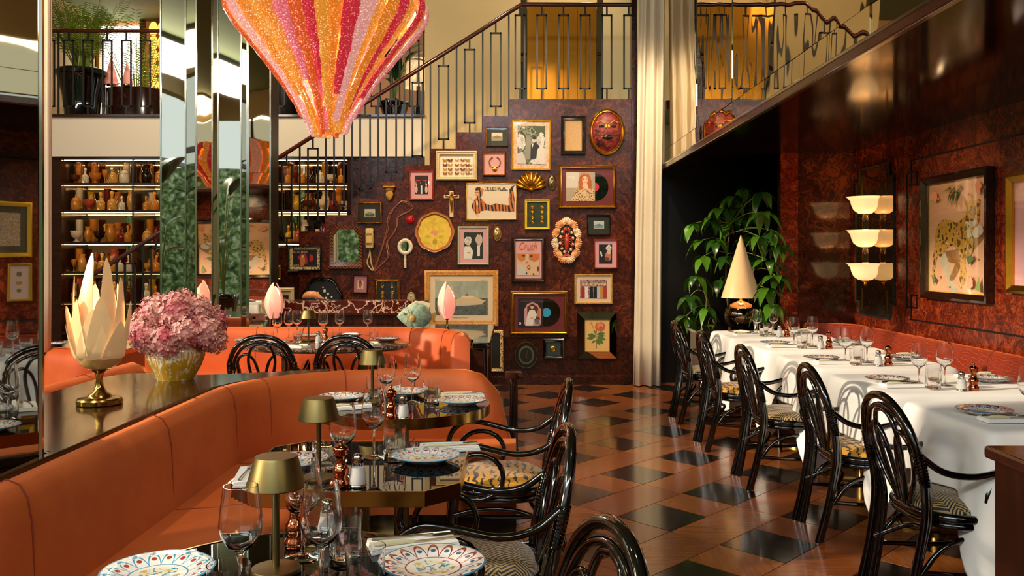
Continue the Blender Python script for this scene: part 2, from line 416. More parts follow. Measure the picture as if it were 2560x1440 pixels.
def mk_plate(name, petal, dot, rim):
    t = NT(name); o = t.xyz(); r = t.ma('SQRT', t.ma('ADD', t.ma('MULTIPLY', o[0], o[0]), t.ma('MULTIPLY', o[1], o[1])))
    u = t.ma('MULTIPLY', t.ma('ARCTAN2', o[1], o[0]), 17/(2*pi)); fr = t.ma('SUBTRACT', t.ma('FRACT', t.ma('ADD', u, 40.0)), .5)
    ab = t.ma('ABSOLUTE', fr)
    rp = t.ma('SUBTRACT', .1, t.ma('MULTIPLY', t.ma('POWER', t.ma('MULTIPLY', ab, 2.0), 2.2), .038))
    line = t.ma('LESS_THAN', t.ma('ABSOLUTE', t.ma('SUBTRACT', r, rp)), .0046)
    dx = t.ma('MULTIPLY', fr, .031); dy = t.ma('SUBTRACT', r, .082)
    dd = t.ma('SQRT', t.ma('ADD', t.ma('MULTIPLY', dx, dx), t.ma('MULTIPLY', dy, dy))); dotf = t.ma('LESS_THAN', dd, .0058)
    rims = t.ma('GREATER_THAN', r, .1065); ring = t.ma('LESS_THAN', t.ma('ABSOLUTE', t.ma('SUBTRACT', r, .058)), .0018)
    inn = t.ma('LESS_THAN', r, .045); nz = t.ramp(t.noise(38, 2, .6, 1), [(.3, '#3f8fb0'), (.45, '#e9e3d0'), (.6, '#d9b24a'), (.68, '#8fa63c'), (.76, '#d98a8a')], True)
    nf = t.ma('MULTIPLY', inn, t.ma('LESS_THAN', r, t.ma('ADD', .022, t.ma('MULTIPLY', t.noise(20, 2), .04))))
    c = t.mix(nf, '#eeebe4', nz); c = t.mix(t.ma('MAXIMUM', line, ring), c, petal); c = t.mix(dotf, c, dot); c = t.mix(rims, c, rim)
    t.pr(c, .08, coat=.6); return t.m
PLATES = [mk_plate('blue_petal_plate', '#3f9cc4', '#a8423a', '#5fa9cc'), mk_plate('red_petal_plate', '#8e1f2c', '#3f6f9c', '#3f7fa0'), mk_plate('navy_petal_plate', '#2a2238', '#8e2030', '#3a3040')]
CERAM = simple('white_ceramic', '#efece6', .1, coat=.6)
def mk_vase():
    t = NT('drip_glaze_yellow'); n = t.noise(9, 6, .7, .8, vec=t.map((4.5,4.5,.9))); z = t.xyz()[2]
    f = t.ramp(t.ma('ADD', n, t.ma('MULTIPLY', z, .5)), [(.565, '#000000'), (.59, '#ffffff')]); t.pr(t.mix(f, '#c79a24', '#efe6cf'), .12, coat=.6); return t.m
VASEM = mk_vase()
def mk_petal():
    t = NT('hydrangea_petal'); n = t.noise(40, 2); n2 = t.noise(6, 2)
    t.pr(t.mix(t.ramp(n2, [(.5, '#000000'), (.7, '#ffffff')]), t.mix(n, '#bf7078', '#e8bcae'), '#c04a60'), .7); t.b.inputs['Subsurface Weight'].default_value = .15; return t.m
PETAL = mk_petal()
def mk_strip(name, c, em):
    t = NT(name); vo = t.voro(70); n = t.noise(150, 3); a = lin(c)
    hi = tuple(min(1, x*.55+.45) for x in a[:3]); lo = tuple(x*.55 for x in a[:3])
    f = t.ramp(t.ma('ADD', t.ma('MULTIPLY', vo, .7), t.ma('MULTIPLY', n, .5)), [(.3, '#ffffff'), (.5, '#606060'), (.72, '#000000')])
    col = t.mix(t.ma('MULTIPLY', f, f), t.mix(f, lo, a), hi)  # pale sparkles of the grains put into colour and glow
    t.pr(col, .14, coat=.4, em=col, es=em); t.b.inputs['Subsurface Weight'].default_value = .3; t.b.inputs['Subsurface Radius'].default_value = (.06,.03,.02)
    t.bump(t.ma('ADD', vo, n), .9, .012); return t.m
STRIPS = [mk_strip(*a) for a in (('pink_granular_glass', '#f2707a', .9), ('amber_granular_glass', '#f0861a', 1.0), ('orange_granular_glass', '#ee5a12', .95), ('ruby_granular_glass', '#e6283a', .8), ('pale_pink_granular_glass', '#f8aca0', .9), ('gold_granular_glass', '#f59a2c', 1.0))]
def mk_leopard(name, base, spot, ring, scale):
    t = NT(name); d = t.voro(scale, vec=t.map((1,1,1))); f1 = t.ma('LESS_THAN', d, .42); f2 = t.ma('LESS_THAN', d, .2)
    k = t.ma('GREATER_THAN', t.noise(scale*.9, 1), .4); c = t.mix(t.ma('MULTIPLY', f1, k), base, spot); c = t.mix(f2, c, ring); t.pr(c, .5); return t.m
LEOP = mk_leopard('leopard_print', '#c9993c', '#4a2a0c', '#8a5a1c', 26); LEOPF = mk_leopard('leopard_frame_print', '#d9c08a', '#241408', '#b08a4a', 55); LEOPB = mk_leopard('leopard_dress_print', '#d9b98a', '#3a2410', '#a67c4a', 70)
def mk_stripe():
    t = NT('tiger_suit_print'); w = t.wave(9, 4, 2, 2.5, 'X', vec=t.map((1,1,.35), (0,.35,0))); t.pr(t.mix(t.ma('LESS_THAN', w, .34), '#cf7a3c', '#2a1408'), .5); return t.m
TSTRIPE = mk_stripe()
def mk_speck(name, stops, sc, detail=4, dist=1): t = NT(name); t.pr(t.ramp(t.noise(sc, detail, .6, dist), stops), .5); return t.m
BWFOL = mk_speck('grey_foliage_print', [(.35, '#14170f'), (.48, '#4d5a3c'), (.58, '#8f9a86'), (.68, '#d9d6d0')], 45); BWDRK = mk_speck('dark_photo_ground', [(.35, '#0c0a09'), (.6, '#2c2622'), (.75, '#4a423c')], 40)
WHFLW = mk_speck('white_ruffle_print', [(.35, '#8f8a88'), (.5, '#d9d4d2'), (.65, '#f2efed')], 70); GREENP = mk_speck('green_velvet_print', [(.3, '#16200f'), (.7, '#3a4a24')], 30); BURLAP = mk_speck('burlap', [(.3, '#a98250'), (.7, '#cfa873')], 160, 2)
PMAT = mk_speck('pink_marbled_mat', [(.35, '#d99a80'), (.5, '#e8bda6'), (.65, '#f0d2c2')], 24); SEA = mk_speck('sea_print', [(.35, '#3a4440'), (.6, '#6c746a')], 50); SKYP = mk_speck('sky_print', [(.3, '#93a08f'), (.7, '#b9bda8')], 9, 3)
CROWD = mk_speck('crowd_print', [(.3, '#0c0a10'), (.42, '#7a1a18'), (.5, '#cfc8c0'), (.58, '#a86a28'), (.66, '#1c2a4a')], 60, 2); GILTR = mk_speck('gold_rays', [(.3, '#8a5a1c'), (.7, '#d9a94a')], 60)
TRAYY = mk_speck('yellow_painted_tray', [(.3, '#b99a1e'), (.55, '#d9bd3c'), (.75, '#dba65a')], 10, 4); HEDGE = mk_speck('hedge_leaves', [(.32, '#1d2a12'), (.44, '#4a6230'), (.54, '#8ea468'), (.64, '#dfe2c4')], 7, 10, .3)
JEWEL = mk_speck('jewel_mosaic', [(.3, '#2a6a5a'), (.42, '#d9b24a'), (.5, '#8e2a4a'), (.58, '#e0dccb'), (.66, '#2a4a8a')], 90, 1)
# ================================================================= THE SETTING
GY = 9.75; GK = GY/F                  # gallery wall plane
MY = 10.95                            # mezzanine plane
def sm(name, mb, mats, bevel=0, **kw): return struct(mb.build(name, mats, bevel=bevel, **kw))
# ---- floor: base + parquet of ebonised squares and planks (real pieces where they show)
floor = sm('floor', MB().bb(-7.0, 3.6, -3.2, 14.6, -.06, -.004), PLANK[0][0])
dx, dy = .4425, .47; S2 = .275          # lattice of squares (half pitch) and half diagonal of a square
def fpt(u, v): return (1.255+(u-v)*dx, 5.235+(u+v)*dy)
q0 = S2/dx/2; # half side of square in lattice units
def fpiece(name, u0, u1, v0, v1, m):
    g = .004
    pts = [fpt(u0+g, v0+g), fpt(u1-g, v0+g), fpt(u1-g, v1-g), fpt(u0+g, v1-g)]
    cx = sum(p[0] for p in pts)/4; cy = sum(p[1] for p in pts)/4
    if not (-1.6 < cx < 3.2 and 2.3 < cy < 9.9): return
    if cx < -.3 and cy > 5.0: return
    key = (name, round(u1-u0, 3), round(v1-v0, 3), id(m))
    if key not in FPM: FPM[key] = MB().slab([(p[0]-cx, p[1]-cy) for p in pts], -.004, 0).mesh(name, m, False)
    inst(FPM[key], name, floor, (cx, cy, 0))
FPM = {}
h = .275
for i in range(-12, 13):
    for j in range(-12, 13):
        fpiece('dark_floor_square', i-h, i+h, j-h, j+h, TILE)
        k = (i*7+j*3) % 4
        fpiece('floor_plank', i+h, i+1-h, j-h, j+h, PLANK[k][0])
        fpiece('floor_plank', i-h, i+1-h, j+h, j+1-h, PLANK[(k+1) % 4][1])
# ---- shell
sm('ceiling', MB().bb(-7.1, 3.6, -3.3, 14.7, 5.3, 5.4), C('#6f7f58', .8))
w = sm('wall_left', MB().bb(-7.0, -6.8, -3.3, 14.7, 0, .35).bb(-7.0, -6.8, -3.3, 14.7, 4.7, 5.3).bb(-7.0, -6.8, 7.2, 14.7, .35, 4.7).bb(-7.0, -6.8, -3.3, -2.6, .35, 4.7), CREAM)
for y in (-.2, 2.25, 4.7): MB().bb(-6.96, -6.84, y-.05, y+.05, .35, 4.7).build('window_mullion', DARKW, w)
MB().bb(-6.96, -6.84, -2.6, 7.2, 3.3, 3.38).build('window_transom', DARKW, w)
w = sm('wall_rear', MB().bb(-7.0, 3.6, -3.3, -3.1, 0, .3).bb(-7.0, 3.6, -3.3, -3.1, 4.5, 5.3).bb(-7.0, -6.7, -3.3, -3.1, .3, 4.5).bb(1.4, 3.6, -3.3, -3.1, .3, 4.5), CREAM)
for x in (-4.6, -2.6, -.6): MB().bb(x-.05, x+.05, -3.26, -3.14, .3, 4.5).build('window_mullion', DARKW, w)
sm('wall_back', MB().bb(-7.0, 3.6, 14.5, 14.7, 0, 5.3), PEACH)
hg = struct(MB().bb(-16, 8, -12, -11.8, -.3, 4.3).bb(-13, -12.8, -12, 16, -.3, 4.3).build('garden_hedge', HEDGE))
sm('garden_ground', MB().bb(-16, -7.05, -12, 16, -.2, -.1).bb(-7.05, 8, -12, -3.35, -.2, -.1), C('#4d6a30', .9, .4))
# ---- gallery wall under the stair, in stepped burl panels
def lv(i): return zs(248+41.3*i, GY)
def sx(i): return xs(1272-65.5*i, GY)
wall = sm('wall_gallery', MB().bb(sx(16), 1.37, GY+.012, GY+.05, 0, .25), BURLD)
for a, b in ((1590, 1430), (1430, 1272)):
    MB().bb(xs(b, GY)+.001, xs(a, GY)-.001, GY, GY+.05, 0, lv(0)).build('burl_panel', BURL, wall)
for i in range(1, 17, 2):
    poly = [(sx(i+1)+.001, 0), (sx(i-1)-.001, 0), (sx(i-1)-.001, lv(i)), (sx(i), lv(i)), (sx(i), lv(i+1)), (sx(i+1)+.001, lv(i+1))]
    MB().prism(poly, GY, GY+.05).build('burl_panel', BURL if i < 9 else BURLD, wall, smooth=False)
sm('trim_low_panel', MB().bb(xs(1000, GY), 1.37, GY-.008, GY-.001, .12, zs(842, GY)), BURLD)  # slightly proud strip of darker burl on the lower wall
sm('baseboard_gallery', MB().bb(sx(16), 1.37, GY-.022, GY-.001, 0, zs(941, GY)), BURLD, .004)
sm('trim_newel', MB().bb(xs(1578, GY), xs(1592, GY), GY-.02, GY+.12, 0, 5.2), BURLD, .004)
# ---- stairs
st = struct(MB().bb(sx(0), 1.65, GY+.06, MY-.02, lv(0)-.1, lv(0)).build('stairs', DARKW))
for i in range(1, 17): MB().bb(sx(i), sx(i-1)+.03, GY+.055, MY-.02, lv(i)-.05, lv(i)).build('stair_tread', DARKW, st)
for i in range(0, 17): MB().bb(sx(i)-.0, sx(i)+.02, GY+.055, MY-.02, lv(i+1), lv(i)-.05).build('stair_riser', BURLD, st)
RY = GY+.03
def railing(name, label, Y):
    return thing(name, label, 'railing', (0, Y, 0))
r = railing('stair_railing', 'black metal stair railing with mahogany handrail climbing above the picture wall', RY)
hr = [(xs(1592, GY), 0, zs(10, GY)), (xs(1318, GY), 0, zs(9, GY)), (xs(1300, GY), 0, zs(12, GY)), (xs(1270, GY), 0, zs(30, GY)), (sx(1), 0, zs(71, GY)), (sx(16), 0, zs(71+41.3*15, GY))]
MB().tube(hr, .024, 10).build('handrail', RAILW, r)
bm_ = lambda x, z0, z1: MB().bb(x-.009, x+.009, -.009, .009, z0, z1)
def panel(x, z0, z1, w=.064):
    t = .009
    return MB().bb(x-w, x-w+2*t, -t, t, z0, z1).bb(x+w-2*t, x+w, -t, t, z0, z1).bb(x-w, x+w, -t, t, z1-2*t, z1).bb(x-w, x+w, -t, t, z0, z0+2*t)
for i in range(0, 17):
    x = sx(i); zt = zs(30+41.3*(i-.05), GY) if i else zs(30, GY)
    bm_(x, lv(i+1), zt).build('baluster', BLACKM, r)
    xc = (sx(i)+sx(i+1))/2; z0 = lv(i+1)
    bp = panel(xc, z0+.1, z0+.93).build('baluster_panel', BLACKM, r)
    bm_(xc, z0, z0+.1).build('baluster_stem', BLACKM, bp); bm_(xc, z0+.93, zs(49+41.3*i, GY)).build('baluster_stem', BLACKM, bp)
for k in range(6):
    x = xs(1300+54.5*k, GY); z0 = lv(0)
    panel(x, z0+.115, z0+.945, .06).build('baluster_panel', BLACKM, r)
    bm_(x, z0, z0+.115).build('baluster_stem', BLACKM, r); bm_(x, z0+.945, zs(12, GY)).build('baluster_stem', BLACKM, r)
# ---- mezzanine behind
MZ = zs(287, MY)
sm('trim_mezzanine_band', MB().bb(-6.8, xs(1062, MY), MY, MY+.12, zs(391, MY), zs(293, MY)), WHITEP)
sm('trim_mezzanine_beam', MB().bb(-6.8, xs(1062, MY), MY-.03, MY+.14, zs(293, MY), zs(286, MY)), DARKW, .004)
sm('floor_mezzanine', MB().bb(-6.8, xs(1062, MY), MY+.12, 14.5, zs(300, MY), zs(288, MY)), DARKW)
r = railing('mezzanine_railing', 'black metal mezzanine railing with mahogany handrail above the bottle shelves', MY+.05)
MB().tube([(-6.8, 0, zs(75, MY)), (xs(1062, MY), 0, zs(75, MY))], .022, 10).build('handrail', RAILW, r)
for k in range(-5, 19):
    x = xs(167+48.2*k, MY); z0 = zs(286, MY)
    if x < -6.7: continue
    panel(x, z0+.1, z0+.94, .066).build('baluster_panel', BLACKM, r)
    bm_(x, z0, z0+.1).build('baluster_stem', BLACKM, r); bm_(x, z0+.94, zs(75, MY)).build('baluster_stem', BLACKM, r)
bm_(xs(141, MY), zs(286, MY), zs(75, MY)).build('baluster', BLACKM, r); bm_(xs(1058, MY), zs(286, MY), zs(75, MY)).build('baluster', BLACKM, r)
wc = sm('wall_landing', MB().bb(xs(1062, MY), xs(1302, MY), MY, MY+.1, 0, 5.3).bb(xs(1508, MY), 1.68, MY, MY+.1, 0, 5.3).bb(xs(1302, MY), xs(1508, MY), MY+.09, MY+.12, 0, 5.3), CREAM)
d = sm('door_1', MB().bb(xs(1318, MY), xs(1360, MY)-.002, MY+.02, MY+.06, lv(0), 4.55), AMBERM)
for a, b in ((1360, 1409), (1409, 1444), (1444, 1464), (1464, 1492)): MB().bb(xs(a, MY)+.002, xs(b, MY)-.002, MY+(.05 if a == 1464 else .02), MY+.08, lv(0), 4.55).build('amber_panel', AMBERM, d)
sm('trim_mirror_strips', MB().bb(xs(1302, MY), xs(1317, MY), MY+.02, MY+.08, lv(0), 4.8).bb(xs(1493, MY), xs(1507, MY), MY+.02, MY+.08, lv(0), 4.8), MIRROR)
sm('wall_stair_back', MB().bb(xs(872, 11), xs(1062, MY), 11.0, 11.1, 0, zs(391, 11)), BURLD)
# far mezzanine: peach wall, bright window, dark bands
sm('window_1', MB().bb(xs(243, 14.4), xs(345, 14.4), 14.42, 14.5, 3.6, 5.2), mk_emit('bright_window_pane', '#fff3dc', 5))
sm('trim_window', MB().bb(xs(235, 14.3), xs(243, 14.3), 14.36, 14.5, 3.2, 5.3).bb(xs(345, 14.3), xs(352, 14.3), 14.36, 14.5, 3.2, 5.3).bb(xs(243, 14.3), xs(345, 14.3), 14.36, 14.5, 3.52, 3.6), BRASSD)
sm('trim_mezzanine_panels', MB().bb(xs(368, 14), xs(405, 14), 14.3, 14.49, 3.2, 5.3).bb(-6.8, xs(205, 14), 14.35, 14.49, 3.3, 5.3), C('#5a3a22', .6))
for a, b in ((xs(130, 14), xs(236, 14)),):
    fr = thing('back_bench', 'dark slatted bench back behind the mezzanine palm', 'bench', (0, 13.4, 3.2))
    for z in (.25, .45, .62): MB().bb(a, b, -.02, .02, z, z+.05).build('rail', DARKW, fr)
    for x in (a, (a+b)/2, b): MB().bb(x-.03, x+.03, -.02, .02, -.02, .7).build('post', DARKW, fr)
# ---- right: alcove under the low lacquered ceiling
RX = 3.25; SFX = 1.68; SZ = 2.40
wr = sm('wall_right', MB().bb(RX+.012, RX+.1, -3.1, 8.45, 0, SZ), BURLD)
ys = [8.36, 7.42, 7.25, 5.85, 4.45, 3.05, 1.65, .25, -1.2]
for a, b in zip(ys, ys[1:]): MB().bb(RX, RX+.014, b+.0015, a-.0015, 0, SZ).build('burl_panel', BURLR, wr)
we = sm('wall_alcove_end', MB().bb(2.55, RX+.1, 8.37, 8.45, 0, SZ).bb(3.2, 3.3, 8.45, 9.95, 0, SZ), BURLD)
MB().bb(2.55, 2.715, 8.35, 8.37, 0, SZ).build('burl_panel', BURLR, we); MB().bb(2.718, RX-.001, 8.352, 8.37, 0, SZ).build('burl_panel', BURLGL, we)
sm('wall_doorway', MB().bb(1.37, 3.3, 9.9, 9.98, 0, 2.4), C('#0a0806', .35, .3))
LACQ = NT('brown_lacquer_ceiling').pr('#130805', .1, spec=.1).m
sm('ceiling_alcove', MB().bb(SFX+.01, RX+.1, -3.1, 9.95, SZ, SZ+.05), LACQ)
sm('trim_soffit', MB().bb(SFX-.03, SFX+.012, -3.1, 9.72, SZ-.035, SZ+.035), RAILW, .008)
sm('trim_soffit_line', MB().bb(SFX-.036, SFX-.03, -3.1, 9.72, SZ+.012, SZ+.024), STEEL)
wf = sm('wall_fascia', MB().bb(SFX+.014, SFX+.06, -3.1, 9.75, SZ+.05, 5.3), BURLD)
ys = [9.72, 8.03, 6.72, 5.41, 4.13, 2.8, 1.5, .2, -1.2, -2.6]
for i, (a, b) in enumerate(zip(ys, ys[1:])):
    for z0, z1 in ((SZ+.037, 2.588), (2.592, 5.25)):
        o = MB().bb(-.006, .006, (b-a)/2+.002, (a-b)/2-.002, (z0-z1)/2, (z1-z0)/2).build('mirror_panel', MIRRORW, wf, smooth=False)
        o.location = (SFX+.008, (a+b)/2, (z0+z1)/2); o.rotation_euler = (0, 0, radians(random.uniform(-.35, .35)))
# black inlay trim with key corners on the right wall
tr = struct(bpy.data.objects.new('trim_inlay', None)); COL.objects.link(tr)
def inlay(ya, yb, z0, z1):
    x0, x1 = RX-.006, RX-.0005; k = .1
    def ln(y0, y1, za, zb): MB().bb(x0, x1, min(y0, y1)-.006, max(y0, y1)+.006, min(za, zb)-.006, max(za, zb)+.006).build('inlay_strip', BLACKM, tr, smooth=False)
    ln(ya-.0, yb, z1, z1); ln(ya, yb, z0, z0); ln(ya, ya, z1-k, z1); ln(ya, ya, z0, z0+k)
    ln(ya+.08, ya+.08, z0+k, z1-k)
    for zc in (z1-k, z0+k):
        s = 1 if zc > 1.5 else -1
        ln(ya+.08, ya-.1, zc, zc); ln(ya-.1, ya-.1, zc, zc-s*.1); ln(ya-.1, ya, zc-s*.1, zc-s*.1); ln(ya, ya, zc, zc-s*.1)
inlay(7.16, 2.0, .90, 2.19)
# ---- mirrored folding columns in front of the stair
mc = thing('mirrored_column', 'tall folded mirror-clad column behind the far orange booth', 'column', (0, 0, 0))
pts = [(402, 8.30), (464, 8.30), (490, 8.373), (491, 8.17), (545, 8.32), (602, 8.32), (618, 8.22), (621, 8.15), (676, 8.31)]
xy = [(xs(p, y), y) for p, y in pts]
for a, b in zip(xy, xy[1:]):
    if abs(a[0]-b[0]) < .03: continue
    MB().slab([a, b, (b[0], b[1]+.012), (a[0], a[1]+.012)], .02, 5.28).build('mirror_panel', MIRRORC, mc, smooth=False)
for (x, y), (p, _) in zip(xy, pts):
    MB().bb(x-.006, x+.006, y-.008, y+.004, .02, 5.28).build('chrome_edge', STEEL, mc, smooth=False)
MB().slab([(x, y+.014) for x, y in xy]+[(xy[-1][0], 8.6), (xy[0][0], 8.6)], 0, 5.28).build('core', BLACKM, mc, smooth=False)
mc = thing('mirrored_pillar', 'mirrored pillar reflecting the white tables at the left edge', 'column', (0, 0, 0))
R0 = Vector((xs(103, 2.75), 2.75)); tv = Vector((.398, .917)); L0 = R0-tv*.62; bk = Vector((-.917, .398))
MB().slab([tuple(L0), tuple(R0), tuple(R0+bk*.012), tuple(L0+bk*.012)], .02, 5.28).build('mirror_panel', MIRRORC, mc, smooth=False)
MB().slab([tuple(L0+bk*.013), tuple(R0+bk*.013), tuple(R0+bk*.2), tuple(L0+bk*.2)], .0, 5.28).build('core', BLACKM, mc, smooth=False)
MB().bb(R0.x-.002, R0.x+.007, R0.y-.008, R0.y+.006, .02, 5.28).build('chrome_edge', STEEL, mc, smooth=False)
# ---- curtains
def curtain(name, label, x0, x1, Y, z0, z1, folds, amp, x0b=None, x1b=None):
    x0b = x0 if x0b is None else x0b; x1b = x1 if x1b is None else x1b
    mb = MB(); rows = []; n = folds*10
    for s in range(13):
        t = s/12; z = z1+(z0-z1)*t; a = x0+(x0b-x0)*t; b = x1+(x1b-x1)*t; row = []
        for k in range(n+1):
            u = k/n; ph = 2*pi*folds*u
            row.append((a+(b-a)*u+.012*sin(ph*.5+2*t), amp*sin(ph+.5*sin(3*t))*(1+.25*sin(u*9+t*3)), z))
        rows.append(row)
    mb.grid(rows)
    o = mb.build(name, CURTAIN, ang=180); o.location = (0, Y, 0)
    m = o.modifiers.new('thick', 'SOLIDIFY'); m.thickness = .004
    return tag(o, label, 'curtain')
curtain('curtain', 'tall cream curtain hanging to the floor beside the picture wall', xs(1603, 9.5), xs(1668, 9.5), 9.58, .012, 5.25, 3, .05, xs(1583, 9.5), xs(1657, 9.5))
curtain('curtain', 'narrow cream curtain added at left for one mirrored in the pillar', xs(95, 5.45), xs(127, 5.45), 5.45, .82, 5.25, 3, .03)  # added curtain standing in for a reflection in the pillar's side
curtain('curtain', 'cream curtain drawn beside the garden window behind the tables', -4.9, -4.4, -2.8, .02, 4.8, 5, .05)
# ---- bottle shelves
SY = 11.0
sh = struct(MB().bb(xs(130, SY), xs(872, SY), SY+.34, SY+.38, .3, zs(392, SY)).build('shelf_wall', mk_mirror('aged_shelf_mirror', '#b9ad90', .02)))
ZSH = [zs(y, SY) for y in (463, 531, 610, 685, 760, 835)]
for a, b in ((128, 155), (331, 335), (508, 512), (690, 694), (868, 876)): MB().bb(xs(a, SY), xs(b, SY), SY-.01, SY+.34, .3, zs(392, SY)).build('shelf_upright', DARKW, sh)
MB().bb(xs(128, SY), xs(876, SY), SY-.012, SY+.34, zs(400, SY), zs(391, SY)).build('shelf_top', DARKW, sh)
SB = [sh]+[MB().bb(xs(155, SY), xs(868, SY), SY, SY+.335, z, z+.03).build('shelf_board', DARKW, sh) for z in ZSH]
for z, sbd in zip([zs(400, SY)]+ZSH[:5], SB):
    for a, b in ((157, 330), (336, 507), (513, 689), (695, 867)): MB().bb(xs(a, SY), xs(b, SY), SY+.03, SY+.037, z-.0045, z-.001).build('led_strip', LED, sbd, smooth=False)
# cornice of dark wood flanking (left of the shelves)
sm('trim_shelf_side', MB().bb(-6.8, xs(128, SY), SY, SY+.3, 0, zs(391, SY)), BURLD)
# ================================================================= BOOTHS
def path2(segs, step=.08):
    """segs: ('L',(x,y)) line to, ('A',(cx,cy),a0,a1,r) arc; returns points and left normals"""
    pts = [Vector(segs[0])]
    for s in segs[1:]:
        if s[0] == 'L':
            a = pts[-1]; b = Vector(s[1]); n = max(1, int((b-a).length/step))
            pts += [a+(b-a)*k/n for k in range(1, n+1)]
        else:
            c, a0, a1, r = Vector(s[1]), s[2], s[3], s[4]; n = max(4, int(abs(a1-a0)*r/step*1.5))
            pts += [c+Vector((cos(a0+(a1-a0)*k/n), sin(a0+(a1-a0)*k/n)))*r for k in range(1, n+1)]
    nr = []
    for i in range(len(pts)):
        d = (pts[min(i+1, len(pts)-1)]-pts[max(i-1, 0)]).normalized(); nr.append(Vector((-d.y, d.x)))
    return pts, nr
def sweep(pts, nr, sec, hs=None):
    rows = []
    for i, (p, n) in enumerate(zip(pts, nr)):
        k = hs[i] if hs else 1.0
        rows.append([(p.x+n.x*u, p.y+n.y*u, (z if z < .3 else .3+(z-.3)*k)) for u, z in sec])
    mb = MB().grid(rows, closed=True); m = len(sec)
    mb.add(rows[0], [tuple(range(m))]); mb.add(rows[-1], [tuple(range(m-1, -1, -1))])
    return mb
def booth(name, label, segs, top, m, depth=.52, seatz=.45, round_end=.22, round_start=0, seams=(), th=.13):
    r = thing(name, label, 'booth seat')
    pts, nr = path2(segs); L = [0]
    for a, b in zip(pts, pts[1:]): L.append(L[-1]+(b-a).length)
    tot = L[-1]; hs = []
    for s in L:
        k = 1.0
        for e, rd in ((tot-s, round_end), (s, round_start)):
            if rd and e < rd: t = 1-e/rd; k = min(k, max(.04, sqrt(max(0, 1-t*t))))
        hs.append(k)
    back = [(-.03, seatz-.1), (-.012, top-.12), (0, top-.05), (.022, top-.014), (th*.5, top), (th-.025, top-.016), (th, top-.06), (th, .12), (.0, .12)]
    bkr = sweep(pts, nr, back, hs).build('backrest', m, r, ang=70)
    d = depth; seat = [(-.02, seatz-.01), (-d*.5, seatz+.005), (-d+.05, seatz-.005), (-d+.012, seatz-.03), (-d, seatz-.07), (-d+.01, .17), (-.02, .17)]
    sto = sweep(pts, nr, seat).build('seat', m, r, ang=70)
    pl = [(-.02, .168), (-d+.09, .168), (-d+.09, .0), (-.02, .0)]
    sweep(pts, nr, pl).build('plinth', DARKW, r)
    for s in seams:
        i = min(range(len(L)), key=lambda q: abs(L[q]-s)); p, n = pts[i], nr[i]
        MB().tube([(p.x+n.x*u, p.y+n.y*u, z) for u, z in [(-.022, seatz), (-.014, top-.12), (-.002, top-.05), (.02, top-.012), (th*.5, top+.002), (th-.024, top-.014)]], .0022, 5).build('seam', SEAM, bkr)
        MB().tube([(p.x+n.x*u, p.y+n.y*u, z) for u, z in [(-.03, seatz-.008), (-d*.5, seatz+.005), (-d+.05, seatz-.004), (-d+.01, seatz-.03), (-d-.001, seatz-.1)]], .002, 5).build('seam', SEAM, sto)
    return r
booth('orange_booth', 'curved orange velvet booth wrapping the three black glass tables', [(-1.31, .35), ('L', (-1.31, 4.0)), ('A', (-.61, 4.0), pi, pi/2, .70), ('L', (.02, 4.7))],
      .80, VELVET, .50, .45, .26, 0, (2.05, 3.0, 3.75, 4.05, 4.5, 4.85), .11)
booth('orange_booth', 'bright orange velvet booth behind the brown marble table', [(-3.5, 7.62), ('L', (-1.09, 7.62)), ('A', (-1.09, 7.0), pi/2, 0, .62), ('L', (-.47, 6.8))],
      .80, VELVET2, .50, .45, .12, 0, (.6, 1.3, 1.72, 2.6, 3.0, 3.3), .14)
booth('orange_booth', 'orange velvet booth back facing away beyond the flower vase counter', [(-2.26, 5.25), ('L', (-2.26, 3.3))], .80, VELVET2, .5, .45, .12, .12, (.7,))
booth('red_banquette', 'long red patterned velvet banquette along the burl wall', [(2.64, 8.2), ('L', (2.95, 8.2)), ('A', (2.95, 8.03), pi/2, 0, .17), ('L', (3.12, .6))], .79, BANQ, .42, .45, 0, .05, (1.4, 2.8, 4.2), .1)
def cushion(name, label, loc, rot, sx_, sy_, th, m):
    mb = MB(); rows = []
    for i in range(13):
        row = []
        for j in range(13):
            u = i/6-1; v = j/6-1; e = (1-u**4)*(1-v**4); row.append((u*sx_*(1-.06*(1-abs(v))), 0, v*sy_*(1-.06*(1-abs(u)))))
        rows.append(row)
    for sgn in (1, -1):
        R = [[(x, sgn*th*max(0, (1-(i/6-1)**4)*(1-(j/6-1)**4))**.6, z) for j, (x, y, z) in enumerate(r)] for i, r in enumerate(rows)]
        mb.grid(R if sgn < 0 else R[::-1])
    r = thing(name, label, 'cushion', loc); o = mb.build('cover', m, r, ang=80); o.rotation_euler = rot
    MB().tube(cr([(-sx_, 0, -sy_), (sx_, 0, -sy_), (sx_, 0, sy_), (-sx_, 0, sy_)], 1, True), .006, 6, True).build('piping', m, r).rotation_euler = rot
    return r
cushion('velvet_cushion', 'plump orange velvet cushion with gathered corner in the left booth', (xs(168, 5.35), 5.35, .66), (radians(-15), 0, radians(-25)), .22, .19, .09, VELVET2)
